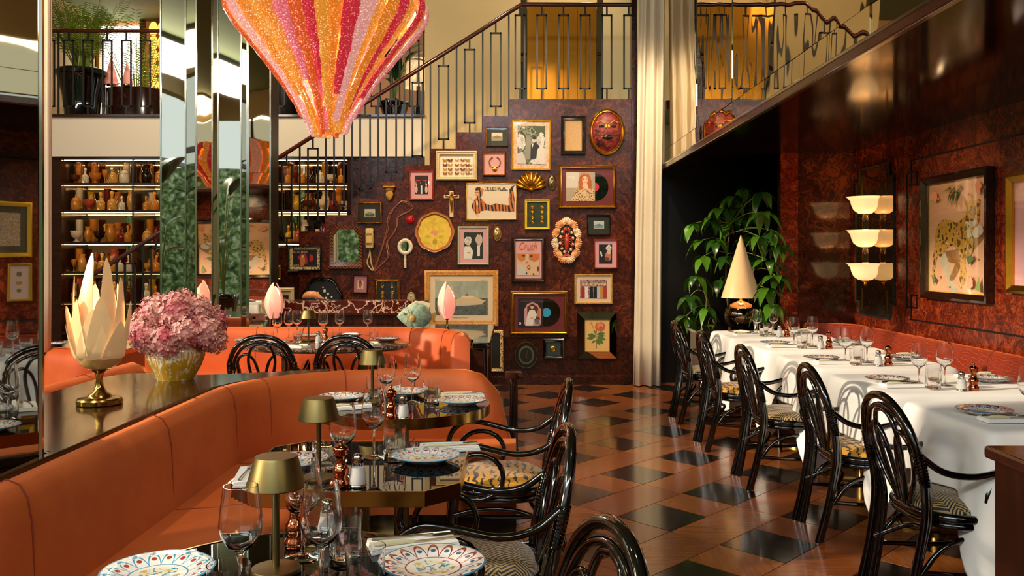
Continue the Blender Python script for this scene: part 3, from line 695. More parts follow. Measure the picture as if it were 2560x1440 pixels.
# ================================================================= COUNTERS
def counter(name, label, poly, z, th, body_in, mt, mbm):
    r = thing(name, label, 'counter'); MB().slab(poly, z-th, z).build('counter_top', mt, r, bevel=.006)
    cx = sum(p[0] for p in poly)/len(poly); cy = sum(p[1] for p in poly)/len(poly)
    MB().slab([(cx+(x-cx)*body_in, cy+(y-cy)*body_in) for x, y in poly], 0, z-th).build('body', mbm, r); return r
arc = [(-.61+.815*cos(a), 4.0+.815*sin(a)) for a in [pi-.0, pi-.2, pi-.4, pi-.6, pi-.8, pi-1.0, pi-1.2]]
counter('booth_counter', 'glossy dark wood counter behind the front booth under the vase', [(-1.423, 2.2), (-1.445, 2.2), (-1.458, 2.77), (-1.66, 2.86), (-2.10, 2.95)]+[(-2.10, 4.5), (-2.04, 4.66), (-1.86, 4.69), (-1.74, 4.58), (-1.55, 4.62), (-1.25, 4.74), (-1.0, 4.86)]+arc[::-1][1:], .79, .035, .93, TOPW, DARKW)
counter('booth_counter', 'dark reflective counter at the right end of the far booth', [(-2.1, 7.8), (-1.0, 7.8), (-.68, 7.7), (-.42, 7.44), (-.31, 7.1), (-.31, 6.86), (-.2, 6.84), (-.17, 6.88), (-.17, 8.75), (-2.1, 8.75)], .74, .05, .95, NT('brown_black_lacquer').pr('#120d08', .05, coat=.8).m, DARKW)
sb = thing('sideboard', 'dark wood sideboard with red veined marble upstand below the pictures', 'sideboard', (0, 8.8, 0))
MB().bb(xs(677, 8.8), xs(1062, 8.8), 0, .32, 0, .848).build('body', BURLD, sb); MB().bb(xs(675, 8.8), xs(1064, 8.8), -.02, .34, .848, .972).build('marble_top', MARBLE, sb, bevel=.004)
MB().bb(xs(677, 8.8), xs(1062, 8.8), -.03, -.001, .832, .852).build('moulding', DARKW, sb)
rt = thing('side_counter', 'dark brass-edged wooden counter with plates beyond the left booth', 'counter', (0, 0, 0))
MB().bb(-4.2, -2.8, 5.75, 7.05, .70, .74).build('counter_top', TOPW, rt, bevel=.005); MB().bb(-2.798, -2.788, 5.75, 7.05, .705, .735).build('brass_edge', BRASS, rt); MB().bb(-4.1, -2.9, 5.85, 6.95, 0, .70).build('body', DARKW, rt)
hs = thing('host_stand', 'dark wooden host stand corner in the right foreground', 'cabinet', (0, 0, 0))
MB().bb(1.247, 2.05, 1.2, 2.33, .872, .905).build('top', CABW, hs, bevel=.008); MB().bb(1.268, 2.03, 1.22, 2.31, 0, .872).build('body', CABW, hs)
cs = thing('console', 'black console table carrying the cone lamp in the dark doorway', 'console', (0, 0, 0))
MB().bb(1.72, 2.5, 8.25, 8.72, .69, .72).build('top', BLACKL, cs, bevel=.004); MB().bb(1.76, 2.46, 8.3, 8.68, 0, .69).build('body', DARKW, cs)
so = thing('stool', 'small dark round side table behind the booth end', 'side table', (xs(1284, 6.2), 6.2, 0))
MB().lathe([(0, .555), (.06, .555), (.062, .57), (.062, .595), (.055, .6), (0, .6)], 24).build('top', DARKW, so); MB().lathe([(0, 0), (.055, 0), (.05, .02), (.03, .06), (.03, .5), (.05, .555), (0, .555)], 20).build('pedestal', BLACKL, so)
# ================================================================= TABLES
def brass_base(r, z, tr, m=BRASSB):
    MB().lathe([(0, 0), (tr, 0), (tr, .012), (tr*.9, .02), (.04, .028), (0, .028)], 28).build('base', BRASS, r)
    MB().lathe([(.034, .028), (.034, z-.01), (.06, z)], 18).build('column', m, r)
def top_poly(kind, rad):
    if kind == 'round': return [(rad*cos(2*pi*i/48), rad*sin(2*pi*i/48)) for i in range(48)]
    c = rad*.72; return [(-rad, -c), (-c, -rad), (c, -rad), (rad, -c), (rad, c), (c, rad), (-c, rad), (-rad, c)]
def black_table(label, loc, kind, rad):
    r = thing('bistro_table', label, 'table', loc, group='black glass tables in the front booth'); p = top_poly(kind, rad)
    MB().slab([(x*.985, y*.985) for x, y in p], .72, .742).build('glass_top', BLACKG, r, smooth=False)
    n = len(p); o = MB(); vs = []
    for f, z in ((1, .70), (1, .7435), (.984, .7435), (.984, .70)): vs.append([(x*f, y*f, z) for x, y in p])
    o.grid(vs+[vs[0]], True); o.build('brass_rim', BRASS, r, ang=30)
    MB().slab([(x*.97, y*.97) for x, y in p], .695, .72).build('underside', BRASSB, r); brass_base(r, .695, .24); return r
TF = black_table('round black mirror-glass table with brass rim nearest the camera', (-.445, 1.745, 0), 'round', .38)
TM = black_table('octagonal black mirror-glass table with brass rim, middle of the booth', (-.49, 2.815, 0), 'oct', .34)
TB = black_table('round black mirror-glass table with brass rim farthest inside the booth', (-.50, 3.98, 0), 'round', .40)
mt = thing('marble_table', 'large oval brown marble table before the far booth', 'table', (-1.45, 6.82, 0))
MB().lathe([(0, .70), (.95, .70), (1, .715), (1, .73), (.98, .74), (0, .74)], 48, sx=.66, sy=.42).build('marble_top', MARBLE2, mt)
for x in (-.3, .3): MB().lathe([(0, 0), (.2, 0), (.2, .015), (.04, .03), (.035, .68), (.09, .70)], 20, (x, 0, 0)).build('pedestal', BRASSB, mt)
CL = []
def cloth_mesh(seed):
    rnd = random.Random(seed); hx, hy = .42, .36; zt = .742; n = 22; mb = MB(); per = []
    def side(a, b, m):
        for k in range(m): t = k/m; per.append((a[0]+(b[0]-a[0])*t, a[1]+(b[1]-a[1])*t))
    c = [(-hx, -hy), (hx, -hy), (hx, hy), (-hx, hy)]
    for i in range(4): side(c[i], c[(i+1) % 4], n)
    m = len(per); rows = []
    for f in (0.02, .5, .93): rows.append([(x*f, y*f, zt) for x, y in per])
    ph = [rnd.uniform(0, 6) for _ in range(3)]
    for s, t in enumerate((0, .04, .15, .35, .6, .8, 1.0)):
        row = []
        for i, (x, y) in enumerate(per):
            k = i % n; e = min(k, n-k)/(n/2)              # 0 at corner, 1 mid side
            corner = max(0, 1-e*2.6)
            lf = 1 if abs(x) > hx-.001 else 0; drop = (.36-.09*lf*(1-corner)+.26*corner**1.2)*t
            cxn = (-hx if x < 0 else hx); d = Vector((x/hx if abs(x) > hx-.001 else 0, y/hy if abs(y) > hy-.001 else 0))
            if d.length < .1: d = Vector((x, y))
            if corner > 0: d = d+Vector((x/hx, y/hy))*corner*.8
            d.normalize()
            fold = sin(i*2*pi/11+ph[0])*.016+sin(i*2*pi/7.3+ph[1])*.012
            out = (.012 if t == 0 else .016)+t*(.05+.055*corner)+fold*t*(1-.3*corner)+.008*(1 if s else 0)
            row.append((x+d.x*out, y+d.y*out, zt-(.003 if s else 0)-drop+(.0 if t else 0)))
        rows.append(row)
    mb.grid(rows, True); mb.add(rows[0], [tuple(range(m))]); return mb.mesh('tablecloth', LINEN, ang=180)
TYS = [3.70, 4.655, 5.645, 6.645, 7.62]; TXC = 2.245
NEARN = ['nearest', 'second nearest', 'middle', 'second farthest', 'farthest']
for i, y in enumerate(TYS):
    r = thing('dining_table', f'square table hidden by a white cloth, {NEARN[i]} in the right row', 'table', (TXC, y, 0), group='right row tables')
    MB().bb(-.41, .41, -.34, .34, .70, .738).build('top', DARKW, r); brass_base(r, .70, .25, BRASS)
    o = inst(cloth_mesh(i+3), 'tablecloth', None, (TXC, y, 0)); tag(o, f'white linen tablecloth draped over the {NEARN[i]} right-hand table', 'tablecloth', 'white tablecloths in the right row')
    m_ = o.modifiers.new('thick', 'SOLIDIFY'); m_.thickness = .0015; m_.offset = 1
    sd = o.modifiers.new('sub', 'SUBSURF'); sd.levels = 1; sd.render_levels = 1
# ================================================================= CHAIRS
def by(z): return -.205-.10*max(0, (z-.42)/.44)
def make_chair(seatm, arms=True):
    r = thing('rattan_armchair', 'tmp', 'chair')
    B = lambda n, mb: mb.build(n, BLACKL, r, ang=60)
    out = [(-.165, -.29, 0), (-.175, -.245, .2), (-.195, -.21, .42), (-.225, by(.58), .58), (-.222, by(.68), .68), (-.18, by(.78), .78), (-.1, by(.845), .845)]
    arch = out+[(0, by(.865), .866)]+[(-x, y, z) for x, y, z in out[::-1]]
    bf = B('back_frame', MB().tube(cr(arch, 4), .0175, 8))
    inr = [(-.195, by(.5)+.004, .5), (-.196, by(.62), .62), (-.185, by(.7), .70), (-.12, by(.79), .79), (0, by(.828), .828)]
    B('inner_arch', MB().tube(cr(inr[1:]+[(-x, y, z) for x, y, z in inr[1:-1][::-1]], 4), .0115, 7))
    for s in (-1, 1):
        B('leg', MB().tube(cr([(s*.192, -.31, 0), (s*.2, -.262, .2), (s*.212, -.23, .42), (s*.226, by(.56)-.004, .56)], 4), .0165, 8))
        B('leg', MB().tube(cr([(s*.14, -.28, 0), (s*.152, -.238, .2), (s*.178, -.205, .4), (s*.2, by(.52)+.01, .52)], 4), .0145, 8))
        lo = [(s*.012, by(.42), .42), (s*.02, by(.56), .56), (s*.05, by(.68), .68), (s*.1, by(.735), .735), (s*.155, by(.71), .71), (s*.168, by(.64), .64), (s*.13, by(.54), .54), (s*.05, by(.44), .44)]
        B('back_loop', MB().tube(cr(lo, 4), .0105, 7))
        B('back_rod', MB().tube(cr([(s*.03, by(.42)-.006, .42), (s*.075, by(.58)-.006, .58), (s*.092, by(.7)-.006, .70), (s*.06, by(.79)-.006, .79), (0, by(.812)-.006, .812)], 4), .0105, 7))
        bi = [Vector((s*.2235, by(.55+.012*k), .55+.012*k)) for k in range(11)]
        B('rattan_binding', MB().tube(sum([[p-Vector((0,0,.0055)), p, p+Vector((0,0,.0055))] for p in bi], []), sum([[.0195, .024, .0195] for p in bi], []), 8)).parent = bf
        if arms:
            arm = [(s*.226, by(.66)+.01, .66), (s*.24, -.17, .605), (s*.262, -.06, .592), (s*.27, .08, .625), (s*.268, .17, .632), (s*.262, .235, .585), (s*.25, .255, .5), (s*.225, .225, .43)]
            B('arm', MB().tube(cr(arm, 4), .0135, 8))
            B('arm_ring', MB().tube([(s*.252, .095+.108*cos(a), .492+.098*sin(a)) for a in [2*pi*k/22 for k in range(22)]], .0115, 7, True))
        B('leg', MB().tube(cr([(s*.195, .225, 0), (s*.19, .215, .25), (s*.18, .2, .42)], 3), .016, 8))
        B('leg', MB().tube(cr([(s*.165, .235, 0), (s*.16, .225, .25), (s*.15, .21, .42)], 3), .012, 7))
        B('side_brace', MB().tube(cr([(s*.19, -.235, .19), (s*.195, -.16, .29), (s*.195, -.05, .335), (s*.195, .1, .335), (s*.19, .2, .31)], 3), .011, 7))
        B('stretcher', MB().tube(cr([(s*.185, -.262, .2), (s*.19, 0, .185), (s*.187, .216, .2)], 3), .0105, 7))
    B('stretcher', MB().tube(cr([(-.17, -.25, .23), (-.09, -.16, .3), (0, -.135, .315), (.09, -.16, .3), (.17, -.25, .23)], 4), .0105, 7))
    rim = [(.225*cos(a)*(1+.1*abs(sin(2*a))), .01+.215*sin(a)*(1+.1*abs(sin(2*a))), .415) for a in [2*pi*k/28 for k in range(28)]]
    B('seat_frame', MB().tube(rim, .019, 8, True)); B('seat_frame', MB().tube([(x*.99, y*.99, .385) for x, y, z in rim], .014, 8, True))
    B('back_bundle', MB().tube([(-.012, -.2, .39), (-.012, by(.52), .52)], .011, 6).tube([(.012, -.2, .39), (.012, by(.52), .52)], .011, 6).tube([(-.034, -.2, .39), (-.03, by(.48), .48)], .01, 6).tube([(.034, -.2, .39), (.03, by(.48), .48)], .01, 6))
    cu = MB(); rows = []
    for f, z in ((0, .478), (.4, .476), (.75, .466), (.92, .445), (.97, .42), (.9, .40)): rows.append([(x*f, .01+(y-.01)*f, z) for x, y, _ in rim])
    cu.grid(rows, True); cu.build('seat', seatm, r, ang=180); r.scale = (1, 1, .978); return r
CH = {'t': make_chair(TIGER), 'm': make_chair(MAZE)}; used = {}
def put_chair(kind, x, y, rz, label, group):
    if kind not in used:
        used[kind] = 1; c = CH[kind]; c.location = (x, y, 0); c.rotation_euler = (0, 0, rz); c['label'] = label; c['group'] = group
    else: c = dup(CH[kind], (x, y, 0), rz, label, group)
    return c
G1 = 'black rattan armchairs along the right row'; G2 = 'black rattan armchairs by the front booth'
for i, (y, k, dr) in enumerate(((3.56, 'm', 2), (4.52, 't', -1), (5.51, 'm', 0), (6.55, 't', 1), (7.6, 'm', 2))):
    put_chair(k, 1.71+(.08, .11, .03, .0, .0)[i], y, -pi/2+radians(dr), f'black rattan armchair with {"beige maze" if k == "m" else "yellow tiger"} seat at the {NEARN[i]} white-clothed table', G1)
for i, (x, y, k, dr, lb) in enumerate(((-.05, 3.94, 't', 0, 'black rattan armchair with yellow patterned seat at the farthest black glass table'), (-.12, 2.84, 'm', 4, 'black rattan armchair with dark maze seat at the octagonal black glass table'),
                                        (-.08, 1.73, 'm', 16, 'black rattan armchair back cut off by the bottom edge, nearest the camera'))):
    put_chair(k, x, y, pi/2+radians(dr), lb, G2)
for x, lb, dr in ((-1.80, 'black bentwood armchair left of the other at the brown marble table', 6), (-1.16, 'black bentwood armchair right of the other at the brown marble table', -2)):
    put_chair('m', x, 6.5, radians(dr), lb, 'black bentwood chairs at the marble table')
put_chair('t', -3.3, 5.5, 0, 'black rattan armchair at the left side counter behind the shell lamp', 'left chairs')
# ================================================================= TABLEWARE
def lathe_mesh(name, prof, m, n=24, ang=60): return MB().lathe(prof, n).mesh(name, m, ang=ang)
WINE = lathe_mesh('wine_glass', [(0, 0), (.036, 0), (.037, .0015), (.02, .005), (.0055, .01), (.0042, .03), (.0042, .085), (.008, .095), (.026, .108), (.038, .128), (.0415, .148), (.039, .175), (.0325, .222), (.0312, .222), (.0378, .175), (.040, .148), (.0365, .129), (.025, .1105), (.006, .099), (0, .098)], GLASS, 28)
TUMB = lathe_mesh('tumbler', [(0, 0), (.030, 0), (.034, .004), (.036, .03), (.0395, .1), (.0378, .1), (.0345, .03), (.031, .016), (0, .014)], GLASS, 24)
MILL = lathe_mesh('pepper_mill', [(0, 0), (.023, 0), (.025, .006), (.025, .014), (.021, .02), (.019, .03), (.023, .04), (.024, .05), (.018, .058), (.0135, .068), (.013, .082), (.019, .088), (.0215, .094), (.0195, .1), (.023, .104), (.021, .112), (.012, .118), (.006, .121), (.0045, .126), (.007, .13), (.005, .135), (0, .136)], COPPER, 20)
SALTB = lathe_mesh('salt_body', [(0, .003), (.022, .003), (.0245, .008), (.0235, .03), (.017, .062), (.014, .072), (.0, .072)], mk_glass('shaker_glass', '#ffffff'), 20)
SALTS = lathe_mesh('salt_fill', [(0, .006), (.021, .006), (.0225, .012), (.0215, .03), (.0165, .055), (0, .056)], simple('table_salt', '#f2f0ec', .9), 16)
SALTC = lathe_mesh('salt_cap', [(.0145, .068), (.0155, .07), (.0155, .084), (.013, .092), (.006, .095), (0, .0955)], STEEL, 18)
SALTF = lathe_mesh('salt_foot', [(0, 0), (.0245, 0), (.0252, .006), (.022, .0085), (0, .0085)], STEEL, 18)
PLM = [lathe_mesh('plate', [(0, .004), (.05, .004), (.055, 0), (.062, 0), (.075, .008), (.109, .019), (.1115, .0215), (.109, .0235), (.076, .014), (.062, .0095), (0, .009)], m, 40) for m in PLATES]
LPB = lathe_mesh('lamp_base', [(0, 0), (.05, 0), (.052, .004), (.05, .01), (.01, .014), (.0, .014)], BRASSB, 28)
LPP = lathe_mesh('lamp_pole', [(.0075, .012), (.0075, .2), (.012, .205), (0, .206)], BRASSB, 14)
LPS = lathe_mesh('lamp_shade', [(.06, .178), (.0615, .18), (.0455, .238), (.043, .2425), (.0, .2435), (0, .24), (.041, .239), (.0435, .236), (.059, .1785)], BRASSB, 40, 24)
LPG = lathe_mesh('lamp_light', [(0, .2), (.04, .2), (.036, .214), (0, .214)], mk_emit('lamp_diffuser', '#ffd9a0', 1.2), 20)
NPM = MB().bb(-.045, .045, -.1, .1, 0, .005).bb(-.043, .044, -.098, .099, .005, .010).bb(-.044, .042, -.097, .097, .010, .015).mesh('napkin', NAPK, False)
def knife_mesh():
    mb = MB().add([(-.008, 0, 0), (.004, 0, 0), (.006, .05, 0), (.006, .1, 0), (-.002, .118, 0), (-.008, .1, 0)], [(0, 1, 2, 3, 4, 5)])
    top = [(x, y, .0016) for x, y, z in mb.v[:6]]; mb.add(top, [(5, 4, 3, 2, 1, 0)]); n = 6
    for i in range(6): mb.f.append((i, i+6, (i+1) % 6+6, (i+1) % 6)); mb.m.append(0)
    return mb.mesh('blade', STEEL)
KBL = knife_mesh(); KHD = MB().tube([(-.001, 0, .003), (-.001, -.03, .005), (-.001, -.075, .0055), (-.001, -.09, .004)], [.0045, .0065, .007, .004], 8).mesh('knife_handle', simple('pale_horn_handle', '#d9cfa6', .3))
FKH = MB().tube([(0, -.09, .003), (0, -.05, .004), (0, .03, .004), (0, .05, .003)], [.004, .0035, .0025, .004], 6).mesh('fork_handle', STEEL)
FKT = MB()
for x in (-.0075, -.0025, .0025, .0075): FKT.tube([(x*.5, .048, .003), (x, .06, .002), (x, .1, .004)], .0012, 5)
FKT = FKT.mesh('fork_tines', STEEL)
def put(me, name, label, cat, p, rz=0, group=None): return tag(inst(me, name, None, p, (0, 0, rz)), label, cat, group)
def wine(p, lb): return put(WINE, 'wine_glass', lb, 'wine glass', p, 0, 'stemmed wine glasses')
def tumb(p, lb): return put(TUMB, 'tumbler', lb, 'glass', p, 0, 'water tumblers')
def mill(p, lb): return put(MILL, 'pepper_mill', lb, 'pepper mill', p, 0, 'copper pepper mills')
def plate(p, k, lb, rz=0): return put(PLM[k], 'plate', lb, 'plate', p, rz, 'painted plates')
def salt(p, lb):
    r = thing('salt_shaker', lb, 'salt shaker', p, group='glass salt shakers')
    for me, n in ((SALTB, 'glass_body'), (SALTS, 'salt'), (SALTC, 'cap'), (SALTF, 'foot')): inst(me, n, r)
    return r
def tlamp(p, lb):
    r = thing('table_lamp', lb, 'lamp', p, group='small brass table lamps')
    for me, n in ((LPB, 'base'), (LPP, 'pole'), (LPS, 'shade'), (LPG, 'diffuser')): inst(me, n, r)
    return r
def setting(p, rz, where, fork=True):
    c, s = cos(rz), sin(rz); q = Vector(p)
    put(NPM, 'napkin', 'folded white napkin '+where, 'napkin', q, rz, 'folded napkins')
    k = thing('knife', 'knife with pale handle on the napkin '+where, 'knife', q+Vector((.018*c, .018*s, .016)), rz+.06, 'table knives'); inst(KBL, 'blade', k); inst(KHD, 'handle', k)
    if fork:
        k = thing('fork', 'silver fork on the napkin '+where, 'fork', q+Vector((-.018*c, -.018*s, .016)), rz-.08, 'table forks'); inst(FKH, 'handle', k); inst(FKT, 'tines', k)
ZT = .7436
def at(x, y): return (x, y, ZT)
def tp(px, py): v = T(px, py, ZT); return (v.x, v.y, ZT)
# front round table
n = 'on the nearest round black table'
tlamp(tp(690, 1430), 'brass table lamp '+n)
wine(at(-.518, 1.68), 'wine glass left of the brass lamp '+n); wine(at(-.37, 1.71), 'wine glass right of the brass lamp '+n); wine(tp(757, 1392), 'wine glass behind the brass lamp '+n)
tumb(at(-.515, 1.60), 'tumbler left of the brass lamp '+n); tumb(at(-.283, 1.70), 'tumbler right, lower of the pair '+n); tumb(at(-.366, 1.93), 'tumbler behind the other right tumbler '+n)
mill(at(-.492, 2.0), 'copper pepper mill '+n); salt(at(-.43, 2.05), 'salt shaker seen through a wine glass '+n)
plate(at(-.725, 1.80), 0, 'blue petal plate left '+n); plate(at(-.165, 1.845), 1, 'red petal plate right '+n); setting(at(-.225, 2.0), radians(-72), 'right '+n)
# middle octagonal table
n = 'on the octagonal black table'
tlamp(tp(797, 1199), 'brass table lamp '+n); wine(at(-.505, 2.63), 'wine glass beside the lamp '+n); wine(tp(935, 1143), 'tall wine glass near the middle '+n)
tumb(tp(986, 1140), 'tumbler right of centre '+n); tumb(tp(812, 1182), 'tumbler behind the lamp '+n); mill(tp(852, 1216), 'copper pepper mill '+n); salt(tp(895, 1216), 'salt shaker '+n)
plate(tp(1065, 1152), 0, 'blue petal plate right '+n); plate(tp(735, 1165), 1, 'red petal plate left '+n); setting(at(-.215, 3.02), radians(-78), 'right '+n); setting(at(-.775, 2.62), radians(10), 'left '+n)
# farthest round table
n = 'on the farthest round black table'
tlamp((-.63, 3.97, ZT), 'brass table lamp '+n); wine(at(-.557, 3.9), 'wine glass by the lamp '+n); wine(tp(1031, 1006), 'wine glass in the middle '+n); tumb(at(-.368, 4.03), 'tumbler in the middle '+n); tumb(tp(936, 992), 'tumbler behind the lamp '+n); tumb(at(-.555, 4.12), 'tumbler between the wine glasses '+n)
mill(tp(978, 1046), 'copper pepper mill '+n); salt(tp(1008, 1046), 'salt shaker '+n); plate(tp(1155, 1010), 1, 'red petal plate right '+n); plate(tp(1012, 988), 0, 'blue petal plate at the back '+n); plate(at(-.785, 4.06), 1, 'red petal plate left '+n)
setting(at(-.235, 4.17), radians(-80), 'right '+n); setting(at(-.72, 3.84), radians(-70), 'left '+n)
# right row
for i, y in enumerate(TYS):
    n = f'on the {NEARN[i]} white-clothed table'; X = TXC; z = .7455
    q = lambda a, b: (X+a, y+b, z)
    plate(q(-.26, .0), (1, 2, 2, 1, 2)[i], 'patterned plate on the chair side '+n, i*.7); plate(q(.30, .02), (1, 1, 2, 1, 1)[i], 'patterned plate on the banquette side '+n, i)
    setting(q(-.26, -.17), radians(-88+i), 'chair side '+n); setting(q(.31, .19), radians(86), 'banquette side '+n, False)
    wine(q(-.17, -.17), 'wine glass on the chair side '+n); wine(q(-.02, -.13), 'wine glass toward the banquette '+n)
    tumb(q(-.14, -.26), 'tumbler on the chair side '+n); tumb(q(-.045, -.06), 'tumbler toward the banquette '+n)
    salt(q(-.02, -.30), 'salt shaker '+n); mill(q(.045, -.29), 'copper pepper mill '+n)
# marble table
n = 'on the brown marble table'; z = .7405
def mp(px, py): v = T(px, py, z); return (v.x, v.y, z)
tlamp(mp(771, 852), 'brass table lamp '+n)
for px, py, lb in ((693, 850, 'leftmost'), (722, 845, 'second from left'), (743, 842, 'third from left'), (808, 846, 'just right of the lamp'), (849, 842, 'fifth from left'), (919, 840, 'rightmost')): wine(mp(px, py), f'wine glass {lb} '+n)
for px, py, lb in ((672, 855, 'leftmost'), (744, 856, 'left of the lamp'), (842, 857, 'right of the lamp'), (934, 849, 'rightmost')): tumb(mp(px, py), f'tumbler {lb} '+n)
salt(mp(796, 858), 'salt shaker '+n); mill(mp(813, 858), 'copper pepper mill '+n)
for px, py, lb in ((620, 856, 'far left'), (684, 861, 'left front'), (775, 843, 'behind the lamp'), (868, 864, 'right front'), (876, 842, 'right back'), (968, 852, 'far right')): plate(mp(px, py), 2, f'patterned plate {lb} '+n)
setting(mp(744, 868), .9, 'left front '+n); setting(mp(920, 862), .9, 'right front '+n)
# left side counter
n = 'on the left side counter'
plate((-3.45, 6.6, z), 2, 'patterned plate left '+n); plate((-3.05, 6.35, z), 2, 'patterned plate right '+n); tumb((-3.2, 6.72, z), 'tumbler '+n); tlamp((-4.05, 6.75, z), 'brass table lamp '+n)
# ================================================================= PICTURE WALL
class Wall:
    """local frame of a picture: x right, z up, -y toward the room; px coordinates of the photo give the place on the wall plane"""
    def __init__(s, box, Y=GY-.009):
        s.x0, s.y0, s.x1, s.y1 = box; s.cx = (s.x0+s.x1)/2; s.cy = (s.y0+s.y1)/2; s.k = Y/F; s.Y = Y
    def l(s, p): return ((p[0]-s.cx)*s.k, -(p[1]-s.cy)*s.k)
def flat(root, w, name, items, y, step=.0005):
    mats = []; mb = MB()
    for q, (m, pts) in enumerate(items):
        if m not in mats: mats.append(m)
        mb.mat(mats.index(m)); pl = [w.l(p) for p in pts]
        a = sum(pl[i][0]*pl[(i+1) % len(pl)][1]-pl[(i+1) % len(pl)][0]*pl[i][1] for i in range(len(pl)))
        if a < 0: pl = pl[::-1]
        mb.add([(x, y-step*q, z) for x, z in pl], [tuple(range(len(pl)))])
    return mb.build(name, mats, root, smooth=False)
def mould(root, w, fw, m, depth, oval=False, name='frame', ridge=.35):
    hx = (w.x1-w.x0)/2*w.k; hz = (w.y1-w.y0)/2*w.k; f = fw*w.k
    def ring(d, y):
        if oval: return [((hx-d)*cos(2*pi*i/36), y, (hz-d)*sin(2*pi*i/36)) for i in range(36)]
        return [(-hx+d, y, -hz+d), (hx-d, y, -hz+d), (hx-d, y, hz-d), (-hx+d, y, hz-d)]
    rows = [ring(0, 0), ring(0, -depth*.75), ring(f*ridge, -depth), ring(f*.65, -depth*.8), ring(f*.85, -depth*.85), ring(f, -depth*.6), ring(f, 0)]
    return MB().grid(rows, True).build(name, m, root, ang=35)
def pic(name, label, box, fw, fm, items, matm=None, depth=.028, cat='picture', glass=True, rot=0, oval=False, extra=None, Y=GY-.009):
    w = Wall(box, Y); r = thing(name, label, cat, (w.cx*w.k-HX*w.k, Y, EYE-(w.cy-HY)*w.k)); r.rotation_euler = (0, radians(rot), 0)
    mould(r, w, fw, fm, depth, oval)
    hx = ((w.x1-w.x0)/2-fw*.8)*w.k; hz = ((w.y1-w.y0)/2-fw*.8)*w.k
    sh = [(hx*cos(2*pi*i/36), hz*sin(2*pi*i/36)) for i in range(36)] if oval else [(-hx, -hz), (hx, -hz), (hx, hz), (-hx, hz)]
    mbd = MB().prism(sh, -depth*.3, -.001).build('mat_board', matm or C('#e8b8b8'), r, smooth=False)
    if items: flat(mbd, w, 'print', items, -depth*.3-.0006)
    if glass: MB().prism([(x*.99, z*.99) for x, z in sh], -depth*.56, -depth*.53).build('glass', PANE, r, smooth=False)
    if extra: extra(r, w, -depth*.3)
    return r
def text(root, w, s, px, py, hpx, m, y, wpx=None, shear=0, name='lettering'):
    cu = bpy.data.curves.new('t', 'FONT'); cu.body = s; cu.size = 1; cu.shear = shear; o = bpy.data.objects.new('t', cu); COL.objects.link(o)
    me = bpy.data.meshes.new_from_object(o); bpy.data.objects.remove(o)
    xs_ = [v.co.x for v in me.vertices]; ys_ = [v.co.y for v in me.vertices]; x0, x1, y0, y1 = min(xs_), max(xs_), min(ys_), max(ys_)
    kz = hpx*w.k/(y1-y0); kx = (wpx*w.k/(x1-x0)) if wpx else kz; ox, oz = w.l((px, py))
    for v in me.vertices: v.co = ((v.co.x-x0)*kx+ox, y, (v.co.y-y1)*kz+oz)
    me.materials.clear(); me.materials.append(m); me.name = name
    q = bpy.data.objects.new(name, me); COL.objects.link(q); q.parent = root; return q
def blob(cx, cy, rx, ry, seed=0, n=16, j=.18):
    rn = random.Random(seed); return [(cx+rx*cos(2*pi*i/n)*(1+rn.uniform(-j, j)), cy+ry*sin(2*pi*i/n)*(1+rn.uniform(-j, j))) for i in range(n)]
GREENM = C('#1c2a20', .6); PINKM = C('#dba3a8', .7); SKIN = C('#e0b598'); BLK = C('#120f0e'); WHT = C('#e6e0d8')
def sm_land(a, b, c): return lambda x0, y0, x1, y1: [(C('#d9c9a6'), rect(x0, y0, x1, y1)), (C(a), rect(x0+1.5, y0+1.5, x1-1.5, (y0+y1)/2)), (C(b), rect(x0+1.5, (y0+y1)/2, x1-1.5, y1-1.5)), (C(c), [(x0+2, (y0+y1)/2+1), ((x0+x1)/2, (y0+y1)/2-3), (x1-2, (y0+y1)/2+1), ((x0+x1)/2, (y0+y1)/2+4)])]
pic('framed_landscape', 'tiny pale landscape in dark green mat high beside the stair edge', (1214.7, 317.6, 1270, 367), 2.6, GOLD, sm_land('#cfc6b4', '#a08a68', '#8a6a4a')(1229, 332, 1256, 352), GREENM)
pic('framed_seascape', 'tiny blue seascape in black mat near the curtain', (1467, 537, 1525.5, 588), 4, C('#1a120c', .2, coat=.6), sm_land('#b9c3bd', '#7f97a0', '#5f7f90')(1484, 552.5, 1510, 572), GREENM)
pic('framed_landscape', 'tiny grey landscape in black mat and gold frame above the toy car', (893, 505, 955, 559), 3.6, GOLD, sm_land('#b9b7a6', '#4a4a38', '#7f7f68')(912, 523, 938, 543), C('#15110d'))
def butterflies(r, w, y):
    rn = random.Random(2); cols = [C('#b8892a'), C('#7a4a18'), C('#c9a24a'), C('#94661e')]
    for j, py in enumerate((402, 414, 425, 435)):
        for i, px in enumerate((1113, 1126, 1143, 1157, 1169, 1177)):
            if i == 5 and j == 0: continue
            s = rn.uniform(4.6, 6.2)*(.7 if i == 5 else 1); ox, oz = w.l((px, py)); k = w.k*s
            mb = MB()
            for sg in (-1, 1): mb.add([(ox, y-.004, oz), (ox+sg*k*.5, y-.012, oz+k*.75), (ox+sg*k*1.15, y-.014, oz+k*.6), (ox+sg*k*.9, y-.012, oz), (ox+sg*k*.6, y-.01, oz-k*.7), (ox+sg*k*.15, y-.006, oz-k*.5)], [(0, 1, 2, 3, 4, 5)])
            mb.tube([(ox, y-.005, oz+k*.5), (ox, y-.005, oz-k*.5)], k*.09, 5); mb.build('butterfly', cols[(i+j) % 4], r, smooth=False)
pic('butterfly_case', 'pale wood case of pinned brown butterflies in four rows', (1090.4, 378.3, 1192.7, 451.8), 9.5, PALEW, None, C('#efe8da'), .06, 'display case', extra=butterflies)
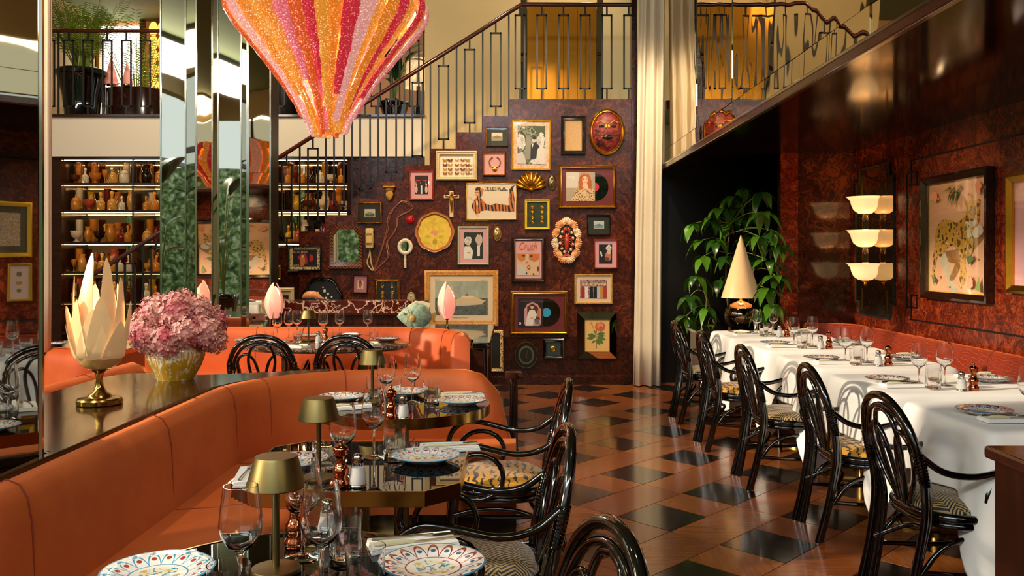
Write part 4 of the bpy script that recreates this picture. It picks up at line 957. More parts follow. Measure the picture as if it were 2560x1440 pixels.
def necklace(r, w, y):
    cx, cz = w.l((1237, 406)); q = 13*w.k
    MB().tube([(cx+q*cos(a)*1.05, y-.01, cz+q*sin(a)) for a in [pi*.62+pi*1.76*i/26 for i in range(27)]], .006, 7).build('neck_ring', GOLD, r)
    MB().lathe([(0, 0), (.9, .05), (1, .2), (.8, .35), (0, .4)], 20).xf(Matrix.Translation((cx, y-.006, cz-q*1.35)) @ Matrix.Rotation(pi/2, 4, 'X') @ Matrix.Scale(6*w.k, 4)).build('pendant', GOLD, r)
pic('necklace_case', 'gold torque necklace on pink backing in gold box frame', (1207, 379, 1264.6, 440.6), 4, GOLD, None, PINKM, .05, 'display case', extra=necklace)
# black and white garden party photograph
W0 = [(BWFOL, rect(1294, 315, 1362.6, 411)), (C('#46583a'), [(1328, 316), (1362, 316), (1362, 332), (1345, 336)]), (WHFLW, blob(1303, 355, 11, 20, 1)), (WHFLW, blob(1352, 350, 10, 18, 2)), (C('#8f8f80'), [(1315, 340), (1325, 338), (1330, 360), (1327, 398), (1312, 400)]), (BLK, [(1327, 362), (1338, 356), (1350, 366), (1347, 382), (1338, 395), (1326, 402)]),
      (WHT, [(1329, 362), (1334, 359), (1331, 370)]), (C('#cfc9c4'), ell(1335, 350, 5.5, 7)), (C('#211d1b'), ell(1335.5, 345.5, 5.6, 3.4)), (C('#d9d5d2'), [(1343, 375), (1352, 362), (1362, 372), (1362, 410), (1340, 410)]), (C('#c9c6c0'), [(1294, 385), (1306, 380), (1312, 392), (1316, 410), (1294, 410)]), (WHFLW, ell(1337, 404, 11, 7)), (C('#b9b4b0'), ell(1305, 348, 4, 5)), (C('#c4bfba'), ell(1347, 352, 4, 5))]
pic('wedding_photograph', 'large black and white party photograph with pink marbled mat, gold frame', (1279, 300, 1377, 426), 4.6, GOLDY, W0, PMAT, rot=.6)
pic('burlap_panel', 'blank tan burlap panel in a deep black frame', (1402, 291, 1464, 387), 10, C('#16100c', .25, coat=.5), None, BURLAP, .05, glass=False)
def mask(r, w, y):
    b = MB(); hx, hz = 36*w.k, 48*w.k
    b.lathe([(1, 0), (.96, .12), (.85, .26), (.65, .4), (.4, .48), (0, .52)], 30).xf(Matrix.Translation((0, y, 0)) @ Matrix.Diagonal((hx, .12, hz, 1)) @ Matrix.Rotation(pi/2, 4, 'X'))
    b.build('mask_face', mk_speck('mask_paint', [(.3, '#240806'), (.45, '#651510'), (.6, '#9c3020'), (.72, '#7a4a18')], 16, 3), r)
    def dome(px, py): x, z = w.l((px, py)); q = min(1, (x/hx)**2+(z/hz)**2); return Vector((x, y-.0624*sqrt(max(0, 1-q))-.003, z))
    for sg in (-1, 1):
        MB().tube([dome(1517+sg*d, py) for d, py in ((6, 312), (16, 304), (27, 308))], .006, 6).build('brow', C('#c99a3c'), r)
        o = dome(1517+sg*15, 318); MB().sphere(o, .032, .01, .014, 12, 6).build('eye', C('#1a120c', .1), r)
        o = dome(1517+sg*3.5, 318); MB().sphere(o, .012, .01, .022, 10, 6).build('nose_mark', C('#e0b52a'), r)
        for k in range(3): MB().tube([dome(1517+sg*(20+k), 332+k*9), dome(1517+sg*(31-k), 326+k*10)], .004, 5).build('stripe', BLK, r)
    o = dome(1517, 345); MB().sphere(o, .06, .018, .026, 14, 6).build('mouth', C('#2a100a', .1), r)
    MB().tube([dome(1503, 345), dome(1517, 341), dome(1531, 345)], .007, 6).build('lip', C('#c9a03a'), r); MB().tube([dome(1507, 366), dome(1517, 372), dome(1527, 366)], .005, 6).build('chin_line', BLK, r)
pic('tiger_mask', 'red lacquered mask behind glass in an oval gold frame', (1472, 273, 1561.7, 388.6), 7.5, GOLD, None, C('#7a2418', .3), .04, 'mask', False, 0, True, mask)
RED = C('#8e2418', .3, .2, .5)
pic('framed_photograph', 'dark stage photograph of costumed dancers in pink mat, red frame, near the stairs', (1023, 426, 1085, 501), 4.5, RED, [(BLK, rect(1037, 439, 1071, 486)), (C('#b9333a'), ell(1045, 451, 6, 1.6)), (C('#b9333a'), ell(1062, 451, 6, 1.6))]+[(C('#d9b8b0'), ell(x, 474, 3.4, 9)) for x in (1041, 1066)]+[(C('#d9b8b0'), ell(x, 462, 2, 3)) for x in (1041, 1066)]+[(C('#cfd9e0'), rect(1052, 464, 1056, 485))]+[(C('#d9b8b0'), [(x-2, 460), (x-1, 452), (x, 459)]) for x in (1041, 1053, 1066)], PINKM)
# the TIGRA poster
tg = [(TSTRIPE, [(1188, 497), (1196, 491), (1206, 499), (1216, 511), (1228, 513), (1240, 508), (1252, 511), (1270, 513), (1280, 516), (1286, 522), (1287, 528), (1280, 530), (1255, 528), (1232, 528), (1215, 526), (1204, 528), (1199, 533), (1192, 537), (1186, 530), (1180, 520), (1179, 512), (1184, 503)]),
      (TSTRIPE, [(1272, 514), (1271, 496), (1274, 478), (1277, 474), (1283, 476), (1286, 496), (1288, 516), (1286, 528), (1276, 526)]), (C('#3a2414'), [(1273, 475), (1279, 466), (1289, 463), (1284, 467), (1282, 478), (1275, 479)]), (C('#e6c39a'), [(1184, 505), (1180, 500), (1171, 496), (1168, 490), (1174, 494), (1178, 492), (1180, 496), (1186, 503)]),
      (C('#e6c39a'), [(1186, 533), (1192, 536), (1197, 538), (1196, 543), (1190, 540)]), (TSTRIPE, ell(1198, 481, 9, 13)), (C('#e3ad84'), ell(1192.5, 482, 6, 8.5)), (C('#4a2414'), [(1187, 473), (1194, 467), (1202, 471), (1198, 476), (1190, 477)]), (C('#c9803c'), ell(1206, 475, 3.6, 3.6)), (C('#a8322a'), ell(1189, 487.5, 1.6, .9)), (BLK, ell(1190, 481, 1.3, .7)), (BLK, ell(1195, 481, 1.3, .7)), (TSTRIPE, rect(1192, 490, 1201, 500)), (C('#e8cfa8'), [(1190, 503), (1194, 501), (1196, 512), (1192, 516)])]
def tigra(r, w, y):
    text(r, w, 'TIGRA', 1213, 468, 8.2, C('#241c18'), y-.009, 53)
    o = MB()
    for x in (1213, 1221, 1228.5, 1233, 1251, 1256.5, 1261, 1266.5):
        a = w.l((x-1, 475)); b = w.l((x+3, 476.4)); o.bb(a[0], b[0], y-.0092, y-.009, b[1], a[1])
    o.build('lettering_serifs', C('#241c18'), r, smooth=False)
pic('tiger_suit_poster', 'cream poster of a woman lying in a striped tiger suit, lettered TIGRA', (1163, 455, 1294, 551.5), 4.2, GOLD, tg, C('#e9dbc3', .7), .03, 'poster', extra=tigra)
# records
def lp(box, sleeve, items, label, name_items, cover, disc, lab, tx=()):
    def ex(r, w, y):
        cx, cz = w.l(disc); R = 34.5*w.k
        vd = MB().lathe([(0, 0), (1, 0), (1, .012), (.33, .012), (.33, .016), (0, .016)], 40).xf(Matrix.Translation((cx, y-.002, cz)) @ Matrix.Rotation(pi/2, 4, 'X') @ Matrix.Scale(R, 4)).build('vinyl_disc', [BLACKG], r)
        MB().lathe([(0, 0), (1, 0), (0, .001)], 30).xf(Matrix.Translation((cx, y-.0046, cz)) @ Matrix.Rotation(pi/2, 4, 'X') @ Matrix.Scale(R*.33, 4)).build('disc_label', lab, vd)
        a = w.l((sleeve[0], sleeve[3])); b = w.l((sleeve[2], sleeve[1])); slv = MB().bb(a[0], b[0], y-.008, y-.004, a[1], b[1]).build('record_sleeve', cover, r, smooth=False)
        flat(slv, w, 'sleeve_print', items, y-.0085, .0002)
        for t in tx: text(slv, w, t[0], t[1], t[2], t[3], t[4], y-.013, t[5])
    return pic('framed_record', label, box, 8.5, GOLD, None, C('#6e1a1c', .6, .15), .05, 'framed record', extra=ex)
lp((1396, 412.5, 1540, 521), (1415, 431, 1487, 503.5), [(C('#b9a890', .6, .3), rect(1415, 431, 1487, 503)), (C('#cfc6ba'), rect(1415, 431, 1447, 470)), (C('#c2682e', .6, .4), [(1450, 440), (1460, 434), (1472, 436), (1478, 452), (1479, 470), (1446, 472), (1445, 455)]), (C('#e6bd9c'), ell(1462, 450, 7, 9.5)), (LEOPB, [(1442, 466), (1456, 464), (1464, 474), (1474, 463), (1482, 470), (1487, 503), (1424, 503), (1436, 486)]), (C('#c2682e', .6, .4), [(1449, 452), (1454, 450), (1456, 474), (1446, 476)]), (C('#c2682e', .6, .4), [(1470, 452), (1476, 450), (1479, 472), (1471, 472)]), (C('#e6bd9c'), [(1458, 458), (1467, 458), (1470, 468), (1464, 474), (1456, 467)]), (C('#a8322a'), ell(1462, 455.5, 2.4, 1)), (C('#3a2414'), ell(1458.5, 448, 1.8, .8)), (C('#3a2414'), ell(1465.5, 448, 1.8, .8))],
   'gold framed record with red disc label and sleeve of a red-haired woman in leopard print', None, C('#b9a890'), (1486, 468), C('#c2262a'), [('DALIDA', 1418, 441, 8, C('#efe9e0'), 19)])
lp((1276, 727, 1419, 835), (1295, 745.5, 1358, 817), [(C('#15110f'), rect(1295, 745.5, 1358, 817)), (C('#cf9aa0'), [(1311, 810), (1311, 772), (1314, 768), (1318, 760), (1331, 755), (1344, 760), (1348, 768), (1352, 772), (1352, 810), (1348, 814), (1315, 814)]), (C('#5a2418'), [(1318, 800), (1318, 766), (1331, 758), (1345, 768), (1350, 800)]), (WHT, [(1319, 785), (1324, 774), (1336, 774), (1342, 786), (1339, 796), (1334, 800), (1332, 814), (1313, 814)]), (SKIN, ell(1330, 767, 4, 5.5)), (C('#3a2014'), ell(1330, 762.5, 4.4, 2.6)), (SKIN, ell(1330, 795, 5, 2.5)), (C('#b9833c'), rect(1342, 776, 1350, 792)), (WHT, ell(1300, 808, 3.2, 3.2)), (BLK, ell(1300, 808, 1.5, 1.5)), (C('#6a6f74'), [(1336, 800), (1346, 796), (1350, 810), (1338, 810)])],
   'gold framed record with blue disc label and black sleeve of a man in white', None, C('#15110f'), (1366, 781), C('#2f9fc4'), [('LIBERACE Chopin Favorites', 1302, 749, 3.4, C('#d9587a'), 57), ('WORLD WIDE FAVORITES', 1302, 753.2, 1.8, C('#cfcac4'), 57)])
rio = [(C('#1a1210'), rect(733, 624, 793, 667)), (C('#a8322a', .6, .4), blob(757, 648, 11, 16, 5, 18, .4)), (C('#c9733c'), [(752, 642), (760, 638), (764, 652), (760, 666), (752, 666)]), (C('#e0c9a8'), ell(757, 641, 2.6, 3.4))]
def rio_x(r, w, y):
    text(r, w, 'RIO DO BRASIL', 733, 627, 5, C('#d9c9b0'), y-.004, 37); text(r, w, 'DALIDA', 733, 660.5, 4.6, C('#d9c9b0'), y-.004, 16)
    o = w.l((775, 645)); MB().lathe([(0, 0), (1, 0), (0, .01)], 26, a0=-pi/2, a1=pi/2).xf(Matrix.Translation((o[0], y-.004, o[1])) @ Matrix.Rotation(pi/2, 4, 'X') @ Matrix.Scale(.042, 4)).build('disc_label', C('#b9262e'), r)
pic('framed_record', 'leopard-bordered record sleeve in black frame lettered RIO DO BRASIL', (720, 613, 805, 678), 5, BLACKL, rio, LEOPF, .035, 'framed record', extra=rio_x)
# gilt shell
def shell_mesh(R, m=9, depth=.05):
    mb = MB(); a0, a1 = radians(12), radians(168); rows = []; nA = m*6
    for j in range(9):
        t = j/8; row = []
        for i in range(nA+1):
            a = a0+(a1-a0)*i/nA; rib = abs(sin(pi*m*i/nA)); sc = R*t*(.82+.18*sin(a))*(1+.10*t*rib)
            row.append((-sc*cos(a), -depth*(sin(pi*min(1, t*.9))*.9+.28*rib*t)-.004, sc*sin(a)))
        rows.append(row)
    return mb.grid(rows)
r = thing('gilt_shell', 'gilded scallop shell ornament hanging left of the small oval plaque', 'wall ornament', (xs(1328, GY), GY-.004, zs(477, GY)))
shell_mesh(.185, 9, .06).build('shell', GOLD, r, ang=80); MB().sphere((0, -.03, .01), .03, .03, .024).build('hinge_knob', GOLD, r)
def plaque(label, box, m):
    w = Wall(box); r = thing('oval_plaque', label, 'wall ornament', ((w.cx-HX)*w.k, GY-.009, zs(w.cy, GY))); hx = (w.x1-w.x0)/2*w.k; hz = (w.y1-w.y0)/2*w.k*.92
    MB().lathe([(1, 0), (1, .25), (.9, .45), (.8, .3), (.7, .42), (.4, .6), (0, .66)], 24).xf(Matrix.Diagonal((hx, .035, hz, 1)) @ Matrix.Rotation(pi/2, 4, 'X')).build('oval', m, r)
    MB().tube(cr([(-.006, -.02, hz*.6), (.01, -.028, hz*.2), (-.008, -.03, -hz*.15), (.006, -.024, -hz*.6)], 4), [.007]*13, 6).sphere((0, -.024, hz*.5), .012, .01, .014).tube([(0, -.026, hz*.2), (.018, -.024, 0)], .005, 5).build('relief_figure', m, r)
    MB().tube([(.008*cos(a), -.006, hz+.006+.008*sin(a)) for a in [2*pi*k/12 for k in range(12)]], .0025, 5, True).build('hanging_ring', BRASSD, r)
plaque('grey oval relief plaque beside the gilded shell', (1369, 435.5, 1390.7, 478), mk_metal('pewter_relief', '#8a7a5a', .35)); plaque('pale gold oval relief plaque under the tiger suit poster', (1232, 564, 1255, 605), mk_metal('pale_gold_relief', '#c2a468', .35))
plaque('cream oval plaque just above the sea fish on the sideboard', (1017, 728, 1039, 775), simple('ivory_relief', '#a89a70', .4))
# crucifix
r = thing('crucifix', 'pale wooden crucifix with a carved figure and ring', 'crucifix', (xs(1129, GY), GY-.004, zs(504, GY))); K = GK
MB().bb(-5*K, 5*K, -.018, 0, -39*K, 26*K).bb(-19*K, 19*K, -.018, 0, 8*K, 16*K).build('cross', PALEW, r, bevel=.003)
MB().tube([(0, -.03, 14*K), (0, -.032, 6*K), (0, -.03, -4*K), (.004, -.03, -14*K), (0, -.026, -26*K)], [.012, .02, .016, .014, .008], 8).sphere((.004, -.034, 19*K), .014, .012, .017).tube([(-16*K, -.024, 14*K), (-7*K, -.028, 12*K), (0, -.03, 12*K), (7*K, -.028, 12*K), (16*K, -.024, 14*K)], .007, 6).build('figure', GOLD, r)
MB().tube([(7*K*cos(a), -.008, 33*K+6*K*sin(a)) for a in [2*pi*k/18 for k in range(18)]], .006, 6, True).build('ring', BRASS, r)
# yellow framed buttons / jewels
def jewels(pts, m=GOLD):
    def f(r, w, y):
        for px, py, s in pts:
            o = w.l((px, py)); q = s*w.k; MB().lathe([(0, .5), (.35, .45), (.4, .2), (.7, .3), (1, .1), (1, 0)], 12).xf(Matrix.Translation((o[0], y-.002, o[1])) @ Matrix.Rotation(pi/2, 4, 'X') @ Matrix.Scale(q, 4)).build('brooch', m, r)
    return f
pic('brooch_case', 'yellow framed green velvet case of eight gold brooches', (1312, 499.4, 1374, 574), 6, simple('chrome_yellow_paint', '#d9bd24', .4), None, GREENP, .04, 'display case', extra=jewels([(x, y, 5) for x in (1331, 1355) for y in (518, 529, 543, 555)]))
def earr(r, w, y):
    jewels([(x, y_, 4.6) for x in (957, 981) for y_ in (717, 732, 743)], GOLD)(r, w, y)
    for px in (957, 981): o = w.l((px, 709)); MB().tube([(o[0]-.012, y-.004, o[1]+.03), (o[0]-.008, y-.006, o[1]-.02), (o[0]+.008, y-.006, o[1]-.02), (o[0]+.012, y-.004, o[1]+.03)], .003, 5).build('drop_wire', STEEL, r)
pic('brooch_case', 'gold framed black case of earrings partly behind the marble sideboard', (938, 698, 1000, 775), 5.5, GOLD, None, BLK, .04, 'display case', extra=earr)
pic('brooch_case', 'black framed gold sunburst brooch beside the oval clock', (1357.5, 846, 1409, 896), 8, BLACKL, None, C('#2a3a34', .5), .04, 'display case', extra=jewels([(1383, 872, 7)]+[(1383+6*cos(a), 872+6*sin(a), 2.2) for a in [2*pi*k/9 for k in range(9)]]))
# trays
def tray(name, label, box, rimm, inm, lobes, flowers=None, amp=.05, Y=GY-.01):
    w = Wall(box, Y); r = thing(name, label, 'tray', ((w.cx-HX)*w.k, Y, EYE-(w.cy-HY)*w.k)); hx = (w.x1-w.x0)/2*w.k; hz = (w.y1-w.y0)/2*w.k
    def ring(f, y): return [(hx*f*cos(a)*(1-amp+amp*abs(cos(lobes*a/2))), y, hz*f*sin(a)*(1-amp+amp*abs(cos(lobes*a/2)))) for a in [2*pi*k/64 for k in range(64)]]
    MB().grid([ring(.82, -.012), ring(.86, -.014), ring(.9, -.034), ring(.95, -.03), ring(1, -.036), ring(1, -.024), ring(.86, 0), ring(.8, 0)], True).build('rim', rimm, r, ang=60)
    i = ring(.84, -.0125); MB().add(i, [tuple(range(63, -1, -1))]).build('painted_bed', inm, r, smooth=False)
    for fi_, fx in enumerate(flowers or ()): flat(r, w, 'painted_flower', [fx], -.013-.0002*fi_)
    return r
tray('painted_tray', 'yellow scalloped painted tray with wooden rim', (1037.7, 528.5, 1136.7, 631), LEDGE, TRAYY, 8, [(C('#cf8a6a'), blob(1087, 582, 9, 8, 1, 12, .4)), (C('#c9a03a'), blob(1087, 560, 5, 6, 2, 12, .4)), (C('#b9a12a'), blob(1072, 592, 7, 4, 3, 12, .5)), (C('#b9a12a'), blob(1102, 592, 7, 4, 4, 12, .5)), (C('#a88a1e'), blob(1087, 604, 5, 7, 5, 12, .4))])
fl = [(C('#d9d2c0'), blob(x, y, s, s, i, 9, .3)) for i, (x, y, s) in enumerate(((795, 732, 3), (812, 727, 4), (820, 735, 3), (802, 742, 3.4), (830, 742, 2.4), (790, 745, 2), (808, 718, 2), (816, 745, 3)))]+[(C('#c98a8a'), blob(808, 745, 4, 3, 9, 9, .3))]
tray('lacquer_tray', 'black scalloped lacquer tray with painted flowers above the marble', (753, 690, 860, 800), BLACKL, BLK, 6, fl, .12)
pic('kimono_photograph', 'pale green framed photograph of figures in flowered headdresses, pink mat', (1144.7, 566, 1222, 662), 4.5, simple('celadon_paint', '#a8bf9a', .4), [(C('#22301c', .6, .5), rect(1160, 581, 1207.5, 647.5)), (WHFLW, blob(1170, 602, 9, 11, 3)), (WHT, [(1162, 616), (1176, 616), (1183, 628), (1180, 647), (1160, 647), (1160, 622)]), (SKIN, ell(1170, 609, 3.4, 4.6)), (C('#e0c4bc', .6, .3), blob(1198, 600, 9, 14, 4)), (WHT, [(1193, 613), (1200, 613), (1200, 640), (1193, 640)]), (C('#8a8a88'), ell(1172, 632, 5, 1.4))], PINKM)
cr_ = [(C('#e3a9ad'), rect(1288.5, 602.6, 1353.7, 696)), (C('#a8743c'), rect(1291, 632.5, 1349, 689.5)), (C('#e6c6a0', .5, .2), rect(1292.5, 634, 1347.5, 688)), (C('#d9853c', .5, .2), [(1293, 635), (1314, 635), (1313, 650), (1304, 655), (1294, 648)]), (C('#dd7a34', .5, .2), [(1322, 635), (1347, 635), (1347, 648), (1336, 655), (1322, 648)]), (C('#cfc9c0'), [(1293, 658), (1312, 666), (1318, 688), (1293, 688)]), (C('#3a2a24'), ell(1309, 639.5, 4, 1.8)), (C('#3a2a24'), ell(1328, 640, 4, 1.8)), (C('#c27a5a'), ell(1317.5, 656, 4, 2)), (C('#b9402a'), ell(1322, 668, 4.2, 5.5)), (C('#e6b08a'), ell(1322, 668, 2, 2.6)), (C('#8e2a1c'), ell(1345, 672, 2.6, 6)), (BLK, ell(1316, 683, 1.8, 2.4)), (BLK, ell(1333, 685, 1.8, 2))]
pic('face_poster', 'pink poster of a close-up face in orange glasses, lettered Crush', (1279, 592, 1364, 706), 9, DARKW, cr_, C('#2a120c', .3), .04, 'poster', extra=lambda r, w, y: (text(r, w, 'Crush', 1298, 605, 19, C('#d97a2a'), y-.009, 44, .35), text(r, w, 'cigarettes', 1317, 625.5, 3, C('#5a3a30'), y-.009, 18)))
# lobster with scallop shells
r = thing('lobster_plaque', 'red lobster mounted on an oval of orange scallop shells', 'wall ornament', (xs(1416, GY), GY-.009, zs(602, GY))); LOB = simple('lobster_red', '#b5361a', .25, coat=.5)
MB().lathe([(1, 0), (1, .6), (.9, 1), (0, 1)], 30).xf(Matrix.Diagonal((.115, .02, .2, 1)) @ Matrix.Rotation(pi/2, 4, 'X')).build('backboard', C('#2a1810', .6), r)
SHM = [shell_mesh(.078, 9, .03).mesh('scallop', mk_speck('scallop_shell', [(.3, '#c9763c'), (.6, '#e3a06a'), (.8, '#efd0a6')], 40, 2), ang=80), shell_mesh(.078, 9, .03).mesh('scallop', mk_speck('pale_scallop_shell', [(.3, '#d9a67a'), (.7, '#f0dcbc')], 40, 2), ang=80)]
for k in range(11):
    a = 2*pi*k/11+pi/2; o = inst(SHM[k % 3 == 0], 'scallop', r, (.088*cos(a), -.02, .175*sin(a)), (0, -(a-pi/2), 0))
for k in range(12):
    a = 2*pi*k/12+.2; MB().sphere((.07*cos(a), -.035, .13*sin(a)), .017, .014, .019, 10, 6).build('small_shell', C('#d9bf94'), r)
MB().tube([(0, -.045, .07), (0, -.06, .02), (0, -.058, -.04), (0, -.05, -.10), (0, -.042, -.14)], [.016, .026, .022, .017, .012], 10).build('lobster_body', LOB, r)
for k in range(5): MB().tube([(.022*cos(a)*(1-k*.1), -.052+.02*sin(a), -.02-k*.025) for a in [2*pi*q/12 for q in range(12)]], .005, 5, True).build('tail_ring', LOB, r)
MB().add([(0, -.04, -.13), (-.04, -.045, -.16), (-.028, -.045, -.178), (0, -.045, -.17), (.028, -.045, -.178), (.04, -.045, -.16)], [(0, 1, 2, 3), (0, 3, 4, 5)]).build('tail_fan', LOB, r)
for s in (-1, 1):
    MB().tube(cr([(s*.012, -.05, .06), (s*.03, -.055, .09), (s*.022, -.06, .12), (s*.012, -.055, .15)], 4), [.007]*4+[.012]*5+[.016, .014, .01, .004], 8).build('claw', LOB, r)
    for k in range(4): MB().tube(cr([(s*.015, -.05, .04-k*.022), (s*.045, -.06, .045-k*.03), (s*.065, -.045, .01-k*.03)], 3), .004, 5).build('lobster_leg', LOB, r)
pic('framed_photograph', 'dark red framed photograph of a face with white wig, pink mat', (1484, 598, 1544, 672), 3.6, RED, [(BLK, rect(1497, 611, 1530, 659)), (WHFLW, blob(1522, 620, 7, 8, 2)), (C('#c9866a', .5, .3), ell(1520, 641, 8, 12)), (SKIN, ell(1522, 631, 5, 5)), (WHT, [(1499, 630), (1503, 628), (1506, 640), (1503, 642)]), (C('#7a3a2a'), ell(1517, 648, 6, 5))], PINKM)
pic('group_photograph', 'gold framed colour photograph of a dressed-up group, cream mat', (1436, 685, 1531, 759.5), 4.5, GILTR, [(CROWD, rect(1450, 698.8, 1517.5, 746))]+[(c, [(x-4, 746), (x-4, 716), (x+4, 716), (x+5, 746)]) for x, c in ((1457, C('#a8261e')), (1466, WHT), (1478, BLK), (1488, BLK), (1496, C('#b9c4d0')), (1504, C('#c98a2a')), (1512, C('#a83a2a')))]+[(SKIN, ell(x, 711, 2.6, 3.4)) for x in (1457, 1466, 1478, 1488, 1496, 1504, 1512)], C('#e3c9a8', .7), rot=0)
# ship print
shp = [(C('#e6d2ae', .6), rect(1075, 690, 1232, 800)), (SKYP, rect(1088, 703, 1219.5, 745)), (SEA, rect(1088, 745, 1219.5, 788)), (C('#d9c29a'), [(1130, 752), (1150, 744), (1190, 743), (1208, 750), (1216, 750), (1204, 760), (1140, 763)]), (C('#e6d8b4'), [(1152, 744), (1156, 739), (1182, 739), (1188, 744)]), (C('#7a4a30'), [(1163, 739), (1164, 735), (1170, 735), (1171, 739)]), (C('#c9bfa4'), [(1100, 768), (1180, 758), (1215, 760), (1180, 763)])]
pic('ship_print', 'large print of an ocean liner in a speckled golden burl frame', (1062, 676, 1246, 814.5), 13.5, BURLG, shp, C('#e6d2ae', .6), .035, 'print', extra=lambda r, w, y: (text(r, w, 'Rotterdam', 1088, 697.5, 2.6, C('#4a3a2c'), y-.006, 13), text(r, w, 'Holland-Amerika', 1202, 698.5, 2, C('#4a3a2c'), y-.006, 17), text(r, w, '"Isola da Vinci"', 1130, 791, 4.4, C('#8a7a5c'), y-.006, 42)))
# mirror framed rose
w = Wall((1443, 779.5, 1541, 896)); r = thing('rose_picture', 'botanical rose picture in a mirrored frame near the curtain', 'picture', ((w.cx-HX)*w.k, GY-.01, zs(w.cy, GY))); f = 18*w.k; hx = 49*w.k; hz = 58*w.k
for nm, q in (('mirror_bevel', [(-hx, -hz), (hx, -hz), (hx-f, -hz+f), (-hx+f, -hz+f)]), ('mirror_bevel', [(hx, -hz), (hx, hz), (hx-f, hz-f), (hx-f, -hz+f)]), ('mirror_bevel', [(hx, hz), (-hx, hz), (-hx+f, hz-f), (hx-f, hz-f)]), ('mirror_bevel', [(-hx, hz), (-hx, -hz), (-hx+f, -hz+f), (-hx+f, hz-f)])):
    v = [(x*.995, -.02 if i < 2 else -.045, z*.995) for i, (x, z) in enumerate(q)]; MB().add(v, [(0, 1, 2, 3)]).build(nm, MIRROR, r, smooth=False)
MB().bb(-hx, hx, -.019, 0, -hz, hz).build('backboard', BLACKM, r); MB().bb(-hx+f, hx-f, -.034, -.02, -hz+f, hz-f).build('mat_board', C('#d6ac66', .7, .1), r, smooth=False)
LG = C('#4d6a2c'); flat(r, w, 'print', [(C('#5a5a24'), [(1490, 870), (1491.5, 870), (1490, 838), (1492, 815), (1490, 815), (1488, 838)]), (C('#c9603c', .5, .4), blob(1500, 816, 13, 12, 3, 14, .12)), (C('#d98a66', .5, .3), blob(1499, 814, 8, 7, 4, 12, .2)), (C('#b54a2c'), blob(1501, 818, 4, 3.5, 5, 10, .2)), (C('#c9714a'), ell(1478, 808, 2.4, 3.6)), (C('#5a5a24'), [(1479, 810), (1480, 810), (1490, 838), (1489, 839)])]+[(LG, [(a, b), ((a+c)/2-(d-b)*.25, (b+d)/2+(c-a)*.25), (c, d), ((a+c)/2+(d-b)*.25, (b+d)/2-(c-a)*.25)]) for a, b, c, d in ((1489, 838, 1468, 836), (1489, 840, 1466, 846), (1491, 842, 1512, 838), (1491, 842, 1514, 848), (1491, 845, 1508, 858), (1490, 848, 1500, 862), (1490, 830, 1482, 826), (1490, 835, 1512, 832), (1488, 850, 1478, 856))], -.0345, .0002)
# oval clock
r = thing('oval_clock', 'dark oval wall clock with brass rim and thin hands', 'clock', (xs(1315.5, GY), GY-.009, zs(887, GY))); E = lambda a, b, m, y0, y1, nm: MB().lathe([(0, 0), (1, 0), (1, 1), (0, 1)], 36).xf(Matrix.Translation((0, y0, 0)) @ Matrix.Diagonal((a, y1, b, 1)) @ Matrix.Rotation(pi/2, 4, 'X')).build(nm, m, r)
E(.121, .142, C('#15160f', .2), 0, .02, 'case'); E(.088, .104, C('#4a4a30', .4), -.02, .003, 'dial_ring'); E(.066, .08, C('#1a1a14', .3), -.023, .002, 'dial')
MB().tube([(.121*cos(a), -.02, .142*sin(a)) for a in [2*pi*k/40 for k in range(40)]], .004, 6, True).build('brass_rim', BRASSB, r); MB().bar((-.004, -.027, -.03), (.016, -.027, .055), .004, .002).build('minute_hand', GOLD, r, smooth=False); MB().bar((-.004, -.0275, .0), (.01, -.0275, -.035), .004, .002).build('hour_hand', GOLD, r, smooth=False)
pic('leopard_mirror', 'leopard print framed dark panel standing behind the booth counter', (1215, 825, 1258, 929), 8, LEOPF, None, BLK, .04, glass=False)
# shelf bracket
r = thing('wall_bracket', 'small carved gilt wall bracket under the stair', 'wall ornament', (xs(975, GY), GY-.002, zs(466, GY))); MB().bb(-.068, .068, -.09, 0, -.02, 0).build('shelf', GOLD, r, bevel=.004); MB().lathe([(.05, -.02), (.055, -.04), (.035, -.06), (.045, -.09), (.03, -.13), (.012, -.16), (0, -.165)], 14, (0, -.04, 0), sy=.7).build('carved_corbel', GILTR, r)
# arched inlaid mirror
r = thing('arched_mirror', 'arched mirror in an inlaid chevron wood frame', 'mirror', (xs(866, GY), GY-.004, zs(615, GY))); a_, b_ = 40*GK, 50*GK
def arch(f, dz=0): return [(-a_*f, -b_*f+dz), (a_*f, -b_*f+dz), (a_*f, b_*.62*f), (a_*.62*f, b_*1.02*f), (-a_*.62*f, b_*1.02*f), (-a_*f, b_*.62*f)]
t = NT('chevron_inlay'); o_ = t.xyz(); t.pr(t.mix(t.ma('LESS_THAN', t.ma('FRACT', t.ma('MULTIPLY', t.ma('ADD', o_[2], t.ma('MULTIPLY', t.ma('ABSOLUTE', t.ma('SUBTRACT', t.ma('ABSOLUTE', o_[0]), .155)), 1.0)), 28)), .5), '#3a1a0c', '#7a4420'), .2, coat=.5); CHEV = t.m
fo = arch(1); fi = arch(.8); MB().grid([[(x, 0, z) for x, z in fo], [(x, -.04, z) for x, z in fo], [(x, -.03, z) for x, z in fi], [(x, -.005, z) for x, z in fi]], True).build('frame', CHEV, r, ang=30)
MB().add([(x, -.012, z) for x, z in arch(.81)], [(0, 1, 2, 3, 4, 5)]).build('mirror_glass', MIRROR, r, smooth=False); MB().bb(-a_*1.05, a_*1.05, -.06, 0, -b_*1.14, -b_*1.0).build('sill', CHEV, r, bevel=.004)
